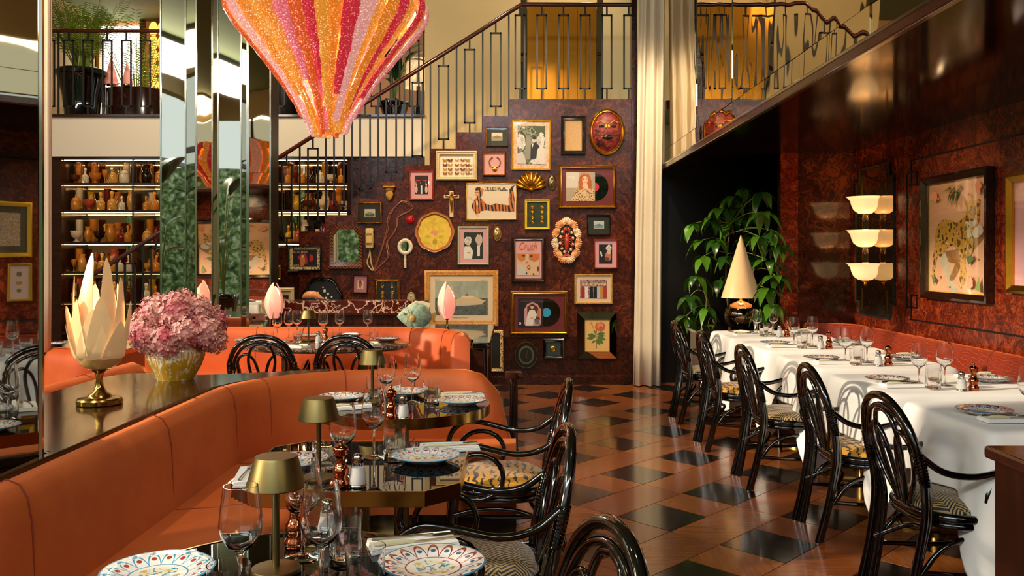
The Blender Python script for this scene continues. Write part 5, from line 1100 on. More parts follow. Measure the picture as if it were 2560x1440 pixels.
# toy car, track, button, hand mirror
r = thing('toy_car', 'cream toy car hung nose-up beside the pink wire track', 'toy car', (xs(925, GY), GY-.004, zs(596, GY))); CRM = simple('cream_car_paint', '#c9ae68', .3, coat=.4)
MB().bb(-.044, .044, -.05, -.012, -.112, .112).build('car_body', CRM, r, bevel=.014); MB().bb(-.036, .036, -.075, -.048, -.06, .055).build('car_cabin', CRM, r, bevel=.012); MB().bb(-.031, .031, -.077, -.06, .03, .058).build('windscreen', C('#8a7a4a', .1), r, bevel=.005)
for x in (-.046, .046):
    for z in (-.07, .07): MB().lathe([(0, -.006), (.022, -.006), (.022, .006), (0, .006)], 14).xf(Matrix.Translation((x, -.02, z)) @ Matrix.Rotation(pi/2, 4, 'Y')).build('wheel', BLK, r)
r = thing('wire_track', 'pink double wire shaped like a race track outline on dark wood', 'wall ornament', (0, GY-.012, 0)); PW = mk_metal('rose_gold_wire', '#d9947c', .35)
q4 = lambda l: [(xs(600+x*.3125, GY), 0, zs(400+y*.3125, GY)) for x, y in l]
tr_ = q4([(1298, 328), (1388, 385), (1270, 455), (1262, 520), (1230, 590), (1172, 670), (1185, 775), (1120, 850), (1075, 885), (1130, 720), (1175, 560), (1195, 435)]); MB().tube(cr(tr_, 3, True), .0065, 6, True).build('wire', PW, r)
cx_ = sum(p[0] for p in tr_)/12; cz_ = sum(p[2] for p in tr_)/12; MB().tube(cr([(x+(.013 if x < cx_ else -.013), y, z-.012 if z > cz_ else z+.012) for x, y, z in tr_], 3, True), .005, 6, True).build('wire', PW, r)
MB().tube(cr(q4([(1040, 715), (1035, 760), (1018, 820), (1040, 865), (1068, 885), (1050, 820), (1045, 760), (1040, 718)]), 3, True), .007, 6, True).build('cord', C('#b9a070', .9), r)
r = thing('red_enamel_roundel', 'small glossy red enamel disc on the dark wall', 'wall ornament', (xs(1026, GY), GY-.002, zs(549, GY))); MB().lathe([(1, 0), (1, .5), (.75, .8), (.6, .55), (.5, .9), (0, 1)], 24).xf(Matrix.Diagonal((.046, .03, .046, 1)) @ Matrix.Rotation(pi/2, 4, 'X')).build('knob', NT('red_enamel').pr('#a80f1c', .1, coat=1).m, r)
r = thing('hand_mirror', 'shell-rimmed hand mirror hanging by the painted tray', 'mirror', (xs(1013.4, GY), GY-.006, zs(617, GY))); PEARL = mk_speck('pearl_bead', [(.3, '#b9a68a'), (.7, '#efe6d6')], 60, 2)
MB().tube([(.066*cos(a), -.015, .072*sin(a)) for a in [2*pi*k/28 for k in range(28)]], .02, 8, True).build('beaded_rim', PEARL, r); MB().lathe([(0, 0), (1, 0), (0, .01)], 24).xf(Matrix.Translation((0, -.012, 0)) @ Matrix.Rotation(pi/2, 4, 'X') @ Matrix.Scale(.06, 4)).build('mirror_glass', MIRROR, r); MB().tube([(0, -.015, -.085), (0, -.015, -.15), (0, -.015, -.235)], [.014, .013, .015], 8).build('handle', PEARL, r)
pic('framed_photograph', 'small gold frame half hidden behind the mirrored column edge', (676.5, 664, 702.5, 698.5), 4.5, GOLD, [(C('#3a1a20'), rect(679, 668, 698, 695)), (C('#c9a04a'), rect(680, 680, 693, 682.5))], C('#3a1a20'))
pic('framed_photograph', 'cream wood frame low behind the pink glass lamp', (672, 719, 736, 790), 9, PALEW, [(C('#2a1410'), rect(693, 738, 722, 780)), (C('#a85a5a'), ell(712, 748, 4, 5))], C('#d9c79a'))
pic('framed_photograph', 'dark pink photograph leaning low near the brooch case', (883, 687, 920, 733), 2.4, C('#3a120e', .3), [(C('#d9c0a8'), rect(894, 701, 909, 722)), (C('#a8543a'), blob(901, 711, 4, 10, 2, 10, .3)), (C('#7a2a1c'), ell(901, 704, 3, 3))], C('#b5747c'), rot=2)
r = thing('conch_shell', 'peach conch shell lying on the marble sideboard', 'shell', (xs(777, 8.9), 8.95, .9722)); MB().tube(cr([(-.1, 0, .02), (-.05, -.01, .05), (.02, 0, .055), (.08, 0, .03), (.11, 0, .012)], 4), [.006+.008*i for i in range(4)]+[.034, .038, .04, .039, .037, .034, .03, .026, .021, .016, .011, .007, .003], 12).build('shell', simple('peach_shell', '#d9935c', .3), r)
# ================================================================= LAMPS AND ORNAMENTS
def blade(mb, ang, r0, z0, z1, lean, w, tw=0, cup=.5, tip=.08, n=9, bulge=1.1, egg=0):
    """a tall pointed glass petal rising from a ring; double skinned"""
    for sgn, of in ((1, 0), (-1, .003)):
        rows = []
        for j in range(n):
            t = j/(n-1); hw = w*(1-t)**.8*(1+.55*t*(1-t)*2)+tip*w*(1 if t < .97 else .55)*(.4 if t == 1 else 1); row = []
            rr = r0*(1+bulge*t*(1-t))+lean*t**1.5-of; hw *= min(1, .4+4*t); rr -= .03*max(0, 1-t*7)
            if egg: hw = w*max(.06, sin(pi*min(1, .12+.86*t)))**.8*(1-.25*t); rr = .012+egg*sin(pi*min(1, .1+.88*t))**.85-of
            for i in range(7):
                u = i/3-1; a = ang+tw*t; q = u*hw; cc = cup*(hw*hw-q*q)/max(w, 1e-6)*.6*(1-t*.6)
                row.append(((rr+cc)*cos(a)-q*sin(a), (rr+cc)*sin(a)+q*cos(a), z0+(z1-z0)*t))
            rows.append(row if sgn > 0 else row[::-1])
        mb.grid(rows)
    return mb
sl = thing('shell_lamp', 'tall cream glass petal lamp on brass foot on the booth counter', 'lamp', (-1.72, 3.67, .7905))
MB().lathe([(0, 0), (.086, 0), (.09, .004), (.09, .02), (.084, .027), (.05, .031), (.045, .04), (.028, .05), (.016, .075), (.0135, .105), (.017, .13), (.032, .142), (.045, .146), (.0, .147)], 36).build('foot', BRASS, sl)
MB().lathe([(.02, .146), (.055, .154), (.08, .174), (.09, .196), (.088, .196), (.078, .176), (.05, .158), (0, .152)], 32).build('bowl', mk_shade('amber_shell_glass', '#c9a05c', .06), sl)
for a, rt, z1, w_ in ((-110, .03, .63, .036), (-45, .07, .61, .03), (200, .088, .535, .032), (-14, .095, .53, .026), (182, .13, .41, .03), (4, .12, .43, .026), (85, .05, .55, .034), (130, .06, .5, .034), (50, .07, .5, .034), (-150, .12, .34, .036), (-30, .13, .35, .036), (100, .11, .33, .04), (-80, .085, .40, .045), (-125, .09, .44, .04), (-62, .09, .45, .04)):
    blade(MB(), radians(a), .078, .172, z1, rt-.078+.008, w_*1.25, .0, .3, .2, 13, .7).build('glass_petal', SHELLG, sl, ang=80)
point('shell_lamp_light', (0, 0, .27), 10, (1, .75, .45), .03, sl)
def tulip(name, label, loc, s=1.0):
    r = thing(name, label, 'lamp', loc)
    MB().lathe([(0, 0), (.06, 0), (.06, .01), (.02, .02), (.009, .04), (.009, .1), (.028, .11), (.032, .12), (0, .12)], 24).build('brass_foot', BRASS, r)
    for k in range(5): blade(MB(), radians(-90+72*k+20), .03, .112, .112+(.27+.03*(k % 2))*s, .0, .062, 0, .35, .02, 15, 1, .058).build('glass_petal', PINKG, r, ang=80)
    MB().sphere((0, 0, .165), .028, n=14).build('bulb', BULB, r); point(name+'_light', (0, 0, .22), 4, (1, .7, .5), .03, r); return r
tulip('tulip_lamp', 'pink glass tulip lamp in front of the mirrored column', (xs(686, 7.95), 7.95, .7405), 1.08)
tulip('tulip_lamp', 'pink glass tulip lamp in front of the ocean liner print', (xs(1118, 7.95), 7.95, .7405), 1.12)
# fish
fi = thing('ceramic_fish', 'green glazed ceramic fish with golden fins on the counter', 'fish ornament', (xs(1036, 7.9), 7.9, .741)); FG = mk_speck('green_fish_glaze', [(.3, '#4d6a58'), (.5, '#86a08a'), (.7, '#b3bfa0')], 26, 5); FO = simple('ochre_glaze', '#b98f46', .25, coat=.5)
MB().lathe([(0, -1.02), (.16, -.93), (.45, -.7), (.82, -.3), (1.0, .08), (.93, .45), (.62, .78), (.25, .97), (0, 1.0)], 24).xf(Matrix.Translation((0, 0, .135)) @ Matrix.Diagonal((.155, .05, .125, 1)) @ Matrix.Rotation(pi/2, 4, 'Y')).build('body', FG, fi)
def fin(pts, nm, m, th=.012): MB().prism([(x, z) for x, z in pts], -th/2, th/2).build(nm, m, fi, bevel=.004)
fin([(-.06, .23), (0, .268), (.08, .272), (.15, .25), (.12, .17), (.04, .2)], 'dorsal_fin', simple('cream_fin_glaze', '#c9c3a0', .3)); fin([(.125, .13), (.19, .19), (.195, .16), (.185, .12), (.185, .08), (.13, .11)], 'tail_fin', FO); fin([(-.08, .02), (-.02, .0), (.06, .0), (.14, .03), (.14, .075), (.08, .05), (0, .04)], 'belly_fin', simple('cream_fin_glaze', '#c9c3a0', .3), .03)
MB().sphere((-.01, -.05, .12), .03, .012, .034).build('pectoral_fin', FO, fi); MB().sphere((-.09, -.038, .16), .012, .008, .012).build('eye', FO, fi); MB().tube(cr([(-.055, -.048, .2), (-.04, -.055, .15), (-.06, -.052, .1), (-.07, -.045, .06)], 3), .004, 5).build('gill_line', FO, fi)
# vase of hydrangeas
va = thing('flower_vase', 'yellow drip-glazed vase of pink hydrangeas on the booth counter', 'vase', (-1.69, 4.42, .7905))
MB().lathe([(0, 0), (.088, 0), (.092, .01), (.125, .07), (.142, .12), (.14, .155), (.125, .185), (.112, .195), (.106, .19), (.12, .17), (.13, .13), (.1, .03), (0, .02)], 40).build('vase', VASEM, va)
def head_mesh(seed, R=.088):
    rn = random.Random(seed); mb = MB(); N = 190
    for i in range(N):
        z = 1-2*(i+.5)/N; ph = i*2.39996; s = sqrt(1-z*z); nrm = Vector((s*cos(ph), s*sin(ph), z))+Vector((rn.uniform(-.2, .2), rn.uniform(-.2, .2), rn.uniform(-.2, .2))); nrm.normalize()
        c = nrm*R*rn.uniform(.82, 1.08); u = nrm.orthogonal().normalized(); u.rotate(Matrix.Rotation(rn.uniform(0, 6), 3, nrm)); v = nrm.cross(u); q = rn.uniform(.011, .016)
        for k in range(4):
            a = k*pi/2; d = u*cos(a)+v*sin(a); e = v*cos(a)-u*sin(a); up = nrm*rn.uniform(-.003, .006)
            mb.add([c, c+d*q*.7+e*q*.55+up, c+d*q*1.25+up*2, c+d*q*.7-e*q*.55+up], [(0, 1, 2, 3)])
    mb.sphere((0, 0, 0), R*.78, n=10); return mb.mesh('hydrangea_head', PETAL, ang=20)
HM = [head_mesh(i) for i in range(4)]
for i, (x, y, z, s) in enumerate(((-.145, -.04, .25, .95), (-.09, -.1, .22, .9), (.0, -.12, .2, .95), (.09, -.09, .25, .95), (.16, -.05, .24, 1.0), (-.07, -.05, .34, 1.0), (.035, -.06, .34, 1.05), (.1, 0, .33, 1.0), (-.13, .05, .3, 1.0), (.0, .06, .36, 1.0), (.15, .07, .28, 1.0), (.03, .0, .27, .9), (.2, -.02, .2, .75), (-.0, .1, .26, 1.0))):
    o = inst(HM[i % 4], 'hydrangea_head', va, (x, y, z), (i*1.1, i*.7, i*2.1), s)
# conical lamp and pillar on the console
cl = thing('cone_lamp', 'blush cone-shaped lampshade on a silver ball base in the doorway', 'lamp', (xs(1857, 8.35), 8.42, .7205)); k = 8.42/F
MB().lathe([(0, 0), (.08, 0), (.1, .012), (.148, .07), (.158, .13), (.148, .19), (.11, .235), (.05, .26), (.03, .268), (0, .27)], 36).build('mercury_base', mk_mirror('mercury_glass', '#8a7a68', .2, 9), cl)
MB().lathe([(.02, .268), (.012, .28), (.012, .34), (0, .345)], 14).build('neck', BRASS, cl)
MB().lathe([(.185, .3), (.005, .895), (0, .9), (0, .89), (.18, .302)], 40).build('shade', CONE, cl); MB().sphere((0, 0, .38), .03, n=12).build('bulb', BULB, cl); point('cone_lamp_light', (0, 0, .42), 2.5, (1, .72, .42), .03, cl)
pi_ = thing('pillar_candlestick', 'slim copper pillar ornament beside the cone lamp', 'candlestick', (xs(1943, 8.5), 8.55, .7205)); MB().bb(-.05, .05, -.05, .05, 0, .05).build('plinth', MARBLE2, pi_, bevel=.004); MB().lathe([(.035, .05), (.028, .07), (.026, .28), (.032, .29), (.032, .3), (.012, .31), (.016, .34), (.013, .42), (.004, .46), (0, .47)], 16).build('column', COPPER, pi_)
# wall sconce on the right wall: three tiers before a dark mirror plate
sc = thing('wall_sconce', 'three-tier alabaster bowl sconce on a dark mirror plate', 'wall lamp', (RX, 7.87, 0))
pl = [(-.41, 1.0), (-.41, 2.1), (-.33, 2.1), (-.33, 2.22), (.33, 2.22), (.33, 2.1), (.41, 2.1), (.41, 1.0), (.33, 1.0), (.33, .88), (-.33, .88), (-.33, 1.0)]
MB().add([(-.012, y, z) for y, z in pl], [tuple(range(12))]).add([(0, y, z) for y, z in pl], [tuple(range(11, -1, -1))]).build('mirror_plate', SMOKED, sc, smooth=False)
for a, b in zip(pl, pl[1:]+pl[:1]): MB().bar((-.013, a[0], a[1]), (-.013, b[0], b[1]), .014, .01).build('bevel_edge', simple('dark_glass_edge', '#1f2a22', .1), sc, smooth=False)
for sy_ in (-1, 1):
    for z in (1.02, 2.06): MB().bar((-.014, sy_*.27, z-.1), (-.014, sy_*.27, z+.1), .012).build('clip', BRASSD, sc, smooth=False)
def clampx(mb):
    mb.v = [(min(x, -.014), y, z) for x, y, z in mb.v]; return mb
for z in (1.205, 1.502, 1.80):
    for dx_ in (-.09,):
        clampx(MB().lathe([(.02, z-.005), (.06, z), (.1, z+.03), (.118, z+.07), (.128, z+.11), (.155, z+.143), (.165, z+.147), (.15, z+.147), (.122, z+.115), (.11, z+.07), (.09, z+.035), (0, z+.012)], 32, (dx_, 0, 0))).build('glass_bowl', ALAB, sc, ang=70)
        clampx(MB().lathe([(.034, z-.018), (.034, z-.006), (.02, z)], 16, (dx_, 0, 0))).build('gilt_collar', GOLD, sc)
        if z > 1.3: clampx(MB().lathe([(.026, z-.15), (.024, z-.14), (.032, z-.09), (.026, z-.045), (.018, z-.018)], 16, (dx_, 0, 0))).build('glass_baluster', mk_glass('champagne_glass', '#f2d9a0', .05), sc)
        else: clampx(MB().lathe([(0, z-.06), (.014, z-.05), (.018, z-.035), (.012, z-.018)], 12, (dx_, 0, 0))).build('finial', GOLD, sc)
    point('sconce_light', (-.09, 0, z+.085), 6, (1, .66, .34), .03, sc)
# ================================================================= PICTURES ON THE RIGHT WALL
class RWall:
    def __init__(s, wd, ht): s.wd, s.ht = wd, ht; s.k = 1
    def l(s, p): return ((p[0]-.5)*s.wd, (.5-p[1])*s.ht)
def rpic(name, label, yc, zc, wd, ht, fw, fm, items, matm, depth=.05, extra=None, cat='picture'):
    r = thing(name, label, cat, (RX-.001, yc, zc), -pi/2); w = RWall(wd, ht)     # local x runs toward the camera
    def ring(d, y): hx = wd/2-d; hz = ht/2-d; return [(-hx, y, -hz), (hx, y, -hz), (hx, y, hz), (-hx, y, hz)]
    MB().grid([ring(0, 0), ring(0, -depth), ring(fw*.3, -depth*1.1), ring(fw, -depth*.7), ring(fw, 0)], True).build('frame', fm, r, ang=35)
    hx, hz = wd/2-fw*.9, ht/2-fw*.9; mbd = MB().bb(-hx, hx, -depth*.3, -.001, -hz, hz).build('mat_board', matm, r, smooth=False)
    if items: flat(mbd, w, 'print', items, -depth*.3-.0006, .0005)
    MB().bb(-hx, hx, -depth*.62, -depth*.58, -hz, hz).build('glass', PANE, r, smooth=False)
    if extra: extra(r, w, -depth*.3)
    return r
LP = C('#e0ac84', .7, .06); BR = C('#a8743a', .7, .4); LW = C('#e0d8c4', .6, .25)
def cu(p, n=5): return [tuple(v) for v in [q.to_2d() for q in cr([(x, y, 0) for x, y in p], n, True)]]
lp_items = [(C('#d9a93a'), rect(.06, .05, .94, .95)), (LP, rect(.085, .068, .915, .932)),
  (BR, cu([(.30, .62), (.5, .60), (.65, .57), (.9, .43), (.92, .50), (.7, .64), (.55, .70), (.40, .70)])), (C('#cfc0a0', .7, .3), cu([(.28, .60), (.36, .66), (.44, .82), (.52, .93), (.42, .93), (.33, .80), (.24, .66)])), (BR, cu([(.52, .66), (.56, .74), (.46, .84), (.40, .83), (.47, .74)])),
  (LEOP, cu([(.20, .60), (.17, .52), (.20, .42), (.30, .36), (.42, .37), (.52, .39), (.60, .36), (.68, .32), (.76, .40), (.78, .50), (.70, .56), (.66, .62), (.64, .72), (.66, .80), (.60, .88), (.555, .84), (.57, .74), (.54, .62), (.44, .57), (.34, .60), (.26, .66)])), (LEOP, cu([(.18, .55), (.22, .62), (.17, .76), (.18, .86), (.14, .88), (.13, .76), (.145, .64)])), (LW, cu([(.66, .46), (.71, .45), (.73, .52), (.69, .54)])),
  (LEOP, cu([(.65, .27), (.70, .235), (.78, .235), (.835, .27), (.84, .36), (.80, .43), (.75, .45), (.69, .42), (.65, .35)])), (LEOP, ell(.665, .25, .028, .022)), (LEOP, ell(.825, .25, .028, .022)), (LW, ell(.745, .40, .05, .035)), (C('#c98a4a'), cu([(.735, .30), (.76, .30), (.775, .37), (.745, .385), (.72, .37)])), (C('#b9c4b0'), ell(.705, .315, .02, .011)), (C('#b9c4b0'), ell(.79, .315, .02, .011)), (BLK, ell(.705, .315, .009, .009)), (BLK, ell(.79, .315, .009, .009)), (C('#5a2a1c'), ell(.745, .378, .02, .01)), (LW, cu([(.76, .46), (.86, .42), (.90, .47), (.84, .51), (.77, .51)])), (LEOP, cu([(.70, .52), (.76, .52), (.755, .62), (.71, .63)]))]
rn_ = random.Random(3)
for k in range(16):
    a = radians(70+rn_.uniform(0, 150)); x, y = .52+rn_.uniform(-.08, .12), .09+rn_.uniform(0, .03); L = rn_.uniform(.1, .2); ex, ey = x+L*cos(a)*.9, y+L*abs(sin(a)); lp_items.append((C(('#6a7a2c', '#b98a2a', '#3f5a2c')[k % 3]), [(x, y), ((x+ex)/2+.012, (y+ey)/2), (ex, ey), ((x+ex)/2-.012, (y+ey)/2)]))
for k in range(14):
    a = 2*pi*k/14; lp_items.append((C('#c2825c'), blob(.5+.37*cos(a), .5+.40*sin(a), .014, .012, k, 7, .5)))
lp_items += [(C('#cf8a66'), blob(.2, .16, .05, .04, 5, 10, .5)), (C('#cf8a66'), blob(.86, .14, .04, .04, 6, 10, .5)), (C('#cf9a78'), blob(.74, .86, .06, .045, 7, 10, .5)), (C('#5a6a3c'), [(.70, .66), (.78, .64), (.80, .68), (.73, .72)]), (C('#5a6a3c'), [(.16, .80), (.24, .84), (.20, .88)]), (C('#7a8a4a'), [(.82, .90), (.88, .80), (.90, .92)])]
def leo(r, w, y):
    for x in (-.435, .435): MB().bb(x-.002, x+.002, y-.018, y-.002, -.4, .4).build('inner_fillet', BRASSB, r, smooth=False)
rpic('leopard_print', 'pink silk print of a leopard on a branch in a deep dark frame', 6.40, 1.555, .96, .93, .055, C('#241009', .12, 0, .8), lp_items, C('#8a7a60', .4), .06, leo)
def sequin(r, w, y):
    mb = MB(); sil = cu([(-.12, .33), (-.3, .2), (-.36, .05), (-.28, -.14), (-.12, -.26), (0, -.3), (.1, -.1), (.1, .2)]); rn = random.Random(4)
    mb.prism([(x*.62+.1, z*.62+.0) for x, z in sil], y-.02, y-.004)
    mb.build('gilt_shape', mk_speck('gold_sequins', [(.3, '#3a2408'), (.5, '#9c7224'), (.68, '#f0cf7a')], 90, 2), r, smooth=False)
rpic('sequin_picture', 'pink picture with a gold sequinned shape in a bright gilt frame', 5.31, 1.555, .80, .76, .05, GOLD, None, C('#dba9ac', .6), .05, sequin)
rpic('jewel_picture', 'gold framed mosaic of small jewels seen in the left mirror', 3.78, 1.62, .34, .44, .035, GOLDY, [(JEWEL, rect(.25, .2, .75, .8))], C('#4a4226', .6), .03)
rpic('brooch_picture', 'narrow gold framed strip of three brooches seen in the left mirror', 3.86, 1.2, .18, .3, .018, GOLDY, [(C('#7a6a4a'), ell(.5, .28, .12, .07)), (GILTR, ell(.5, .52, .14, .05)), (C('#6a7a4a'), ell(.5, .72, .1, .05))], C('#cfb4ac', .7), .03)
rpic('jungle_painting', 'tall dark green jungle painting seen in the left mirror', 4.28, 1.45, .3, 1.15, .03, BLACKL, None, mk_speck('jungle_paint', [(.3, '#06180c'), (.5, '#1c5a2a'), (.62, '#3a7a3c'), (.72, '#8a3a8a')], 14, 5), .03)
# ================================================================= CHANDELIER
ch = thing('glass_chandelier', 'huge fan-shaped chandelier of pink, amber and orange granular glass', 'chandelier', (xs(821, 6.0), 6.0, 0))
PR = [(2.22, .105), (2.32, .135), (2.45, .205), (2.62, .325), (2.80, .470), (2.94, .590), (3.03, .652), (3.10, .660), (3.22, .62), (3.40, .55)]
def prr(z):
    for (a, ra), (b, rb) in zip(PR, PR[1:]):
        if a <= z <= b: return ra+(rb-ra)*(z-a)/(b-a)
    return PR[-1][1] if z > PR[-1][0] else PR[0][1]-.05*(PR[0][0]-z)
def strip(ang, z0, z1, dr, wf, m, wmin=.022):
    mb = MB(); n = 26; rows = []; rn = random.Random(int(ang*1000)+int(z0*100))
    for j in range(n+1):
        t = j/n; z = z0+(z1-z0)*t; R = prr(z)+dr; hw = max(wmin, R*wf); row = []
        for q, (u, d) in enumerate(((-1, 0), (-.55, .012), (0, .018), (.55, .012), (1, 0), (.6, -.012), (0, -.016), (-.6, -.012))):
            g = rn.uniform(-.006, .006); rr = R+d+g; a = ang; x = u*hw+rn.uniform(-.006, .006); row.append((rr*cos(a)-x*sin(a), rr*sin(a)+x*cos(a), z))
        rows.append(row)
    mb.grid(rows, True); mb.add(rows[0], [tuple(range(7, -1, -1))]); return mb.build('glass_strip', m, ch, ang=50)
rn = random.Random(11); NS = 42
SEQ = [4, 0, 2, 4, 4, 1, 5, 1, 0, 2, 3, 5, 1, 3, 4, 5, 1, 3, 5, 3, 1, 0]
for k in range(NS):
    a = -pi+2*pi*(k+.5+rn.uniform(-.22, .22))/NS; ci = SEQ[k % 21]; lng = k % 3 == 0
    strip(a, (2.215+rn.uniform(0, .05)) if lng else rn.choice((2.40, 2.48, 2.56, 2.31, 2.35)), 3.4, (-.02 if lng else .0)+rn.uniform(-.004, .022), rn.uniform(1.0, 1.5)*pi/NS, STRIPS[ci], .02 if lng else .025)
for k in range(9):
    a = -pi+2*pi*(k+.1)/9; strip(a, 2.215+rn.uniform(0, .07), 2.75, -.045, 1.1*pi/14, STRIPS[(4, 1, 0, 5, 2, 3, 4, 1, 0)[k]], .02)
MB().lathe([(.5, 3.38), (.5, 3.42), (.02, 3.44), (.02, 5.29), (0, 5.29)], 24).build('hanging_frame', BRASS, ch); MB().lathe([(0, 5.24), (.1, 5.24), (.08, 5.29), (0, 5.29)], 20).build('ceiling_rose', BRASS, ch)
for k in range(4): a = pi/4+k*pi/2; point('chandelier_bulb', (.14*cos(a), .14*sin(a), 3.02), 16, (1, .78, .5), .04, ch)
point('chandelier_bulb', (0, 0, 2.55), 7, (1, .78, .5), .03, ch)
# ================================================================= PLANTS
def leaf_mesh(name, L, Wd, droop, m, fold=.15, n=7):
    rows = []
    for j in range(n):
        t = j/(n-1); hw = Wd*sin(pi*min(1, t**.75*.97+.03))*.5; z = -droop*t*t*L; row = []
        for u in (-1, -.5, 0, .5, 1): row.append((u*hw, L*t*(1-.25*droop*t), z+fold*hw*(abs(u))*1.0))
        rows.append(row)
    return MB().grid(rows).mesh(name, m, ang=180)
sp = thing('umbrella_plant', 'large glossy umbrella plant in a dark pot behind the cone lamp', 'plant', (xs(1840, 9.05), 9.08, 0))
MB().lathe([(0, 0), (.14, 0), (.17, .3), (.19, .34), (.17, .35), (.16, .32), (0, .31)], 24).build('pot', BLACKP, sp)
ULM = [leaf_mesh('leaflet', .2, .085, d, m) for d, m in ((.5, LEAF), (.8, LEAF), (.65, LEAFD))]
rn = random.Random(21); K9 = 9.05/F
nodes = [(1780, 545), (1730, 560), (1880, 520), (1830, 490), (1858, 470), (1905, 530), (1930, 575), (1945, 610), (1760, 640), (1738, 690), (1725, 740), (1715, 790), (1765, 770), (1800, 700), (1815, 560), (1790, 600), (1895, 590), (1920, 650), (1940, 690), (1915, 720), (1930, 760), (1770, 810), (1745, 830), (1850, 540), (1860, 590), (1815, 640), (1880, 640), (1905, 480), (1800, 520), (1755, 600), (1900, 780), (1840, 520)]
base = Vector((0, 0, .33))
trunks = [cr([(0, 0, .3), (-.06, 0, .8), (-.1, -.02, 1.25), (-.06, -.03, 1.75)], 5), cr([(.03, .02, .3), (.12, .02, .8), (.18, 0, 1.2), (.22, 0, 1.6)], 5), cr([(-.04, .03, .3), (-.2, .02, .7), (-.32, -.02, 1.05)], 5)]
for tpt in trunks: MB().tube(tpt, [.016-.0005*i for i in range(len(tpt))], 7).build('stem', TRUNK, sp)
for i, (px, py) in enumerate(nodes):
    yy = rn.uniform(-.3, .05) if px < 1885 else rn.uniform(-.95, -.88); YY = 9.08+yy; c = Vector((xs(px, YY)-xs(1840, 9.05), yy, zs(py, YY))); best = min((q for tpt in trunks for q in tpt if q.z < c.z+.1), key=lambda q: (q-c).length, default=base)
    lst = MB().tube(cr([best, (best+c)/2+Vector((0, 0, .04)), c], 4), .0045, 5).build('leaf_stalk', STEM, sp)
    nl = rn.randint(6, 8); a0 = rn.uniform(0, 6)
    for k in range(nl):
        a = a0+2*pi*k/nl; s = rn.uniform(.75, 1.1); inst(ULM[rn.randrange(3)], 'leaflet', lst, c, (radians(rn.uniform(-30, 12)), 0, a), s*1.12)
# palm on the mezzanine
MF = zs(288, MY)
def pot(r, R, h, m=BLACKP): MB().lathe([(0, 0), (R*.72, 0), (R*.75, .03), (R*.7, .06), (R*.8, h*.5), (R*.98, h*.8), (R, h*.86), (R*1.08, h*.9), (R*1.08, h*.96), (R, h), (R*.9, h*.97), (0, h*.93)], 32).build('pot', m, r); MB().lathe([(0, h*.935), (R*.88, h*.935)], 20).build('soil', SOIL, r)
def frond(mb, base, dirx, diry, L, rise, droop, nl=22, wl=.16, lw=.014):
    pts = [Vector((base[0]+dirx*L*t, base[1]+diry*L*t, base[2]+rise*t-droop*t*t)) for t in [i/10 for i in range(11)]]; sp_ = cr(pts, 3); mb.tube(sp_, [.008*(1-i/len(sp_))+.0015 for i in range(len(sp_))], 5)
    for k in range(nl):
        t = .25+.75*k/nl; i = min(len(sp_)-2, int(t*(len(sp_)-1))); p = sp_[i]; d = (sp_[i+1]-sp_[i]).normalized(); sd = d.cross(Vector((0, 0, 1))); sd = sd.normalized() if sd.length > .01 else Vector((1, 0, 0)); ll = wl*sin(pi*(.15+.8*(t-.25)/.75))+.04
        for s in (-1, 1):
            e = (sd*s+d*.9-Vector((0, 0, .25))).normalized()*ll; wv = d.cross(e).normalized().cross(e).normalized()*lw*.5
            mb.add([p-wv*.3, p+e*.45+wv, p+e-Vector((0, 0, ll*.2)), p+e*.45-wv], [(0, 1, 2, 3)])
    return mb
def palm(label, loc, R, h, n, L, seed, rise=1.2, nm='potted_palm'):
    r = thing(nm, label, 'plant', loc); pot(r, R, h); rn = random.Random(seed)
    for k in range(n):
        a = 2*pi*k/n*1.0+rn.uniform(-.2, .2); q = rn.uniform(.25, .75); frond(MB(), (.05*cos(a), .05*sin(a), h*.93), cos(a)*q, sin(a)*q, L*rn.uniform(.7, 1), rise*rn.uniform(.8, 1.25), .55*q*rise*rn.uniform(.5, 1), 26, .24, .012).build('frond', LEAFY, r, ang=20)
    for k in range(12): a = 2*pi*k/12; MB().tube(cr([(.09*cos(a), .09*sin(a), h*.9), (.1*cos(a), .1*sin(a), h+.25), (.16*cos(a), .16*sin(a), h+.6)], 3), [.012]*4+[.006]*3, 5).build('cane', simple('palm_cane', '#7a8a24', .5), r)
    return r
palm('feathery green palm in a black glazed pot behind the mezzanine railing', (xs(203, 11.6), 11.62, MF), .30, .70, 26, .95, 5, 1.15)
palm('leaning palm with arched fronds before the bright mezzanine window', (xs(330, 13.2), 13.4, MF), .2, .4, 12, 1.0, 8, 1.5)
cb = thing('curved_cabinet', 'low dark curved cabinet behind the mezzanine railing', 'cabinet', (xs(340, 12.2), 12.2, MF)); MB().lathe([(0, 0), (1, 0), (1, .52), (.97, .54), (0, .54)], 40, sx=.45, sy=.35).build('body', DARKW, cb); MB().tube([(-.3, -.27, .0), (-.3, -.27, .54)], .022, 10).build('chrome_post', STEEL, cb)
for i, (px, s, lb) in enumerate(((278, 1.0, 'taller'), (318, .8, 'shorter'))):
    r = thing('pink_cone_lamp', f'{lb} pink pleated cone lamp on the mezzanine cabinet', 'lamp', (xs(px, 11.85), 11.85, MF+.541)); MB().lathe([(0, 0), (.06, 0), (.06, .02), (0, .02)], 20).build('base', BRASS, r); MB().lathe([(.085*s+.01, .02), (.003, .02+.38*s), (0, .021+.38*s)], 24).build('shade', PINKCONE, r)
ac = thing('amber_wall_light', 'cluster of amber glass leaves glowing at the mezzanine wall', 'wall lamp', (xs(389, 14.0), 14.2, 3.9)); AMB = mk_emit('amber_lit_glass', '#ffa040', 3.5, '#c9832a')
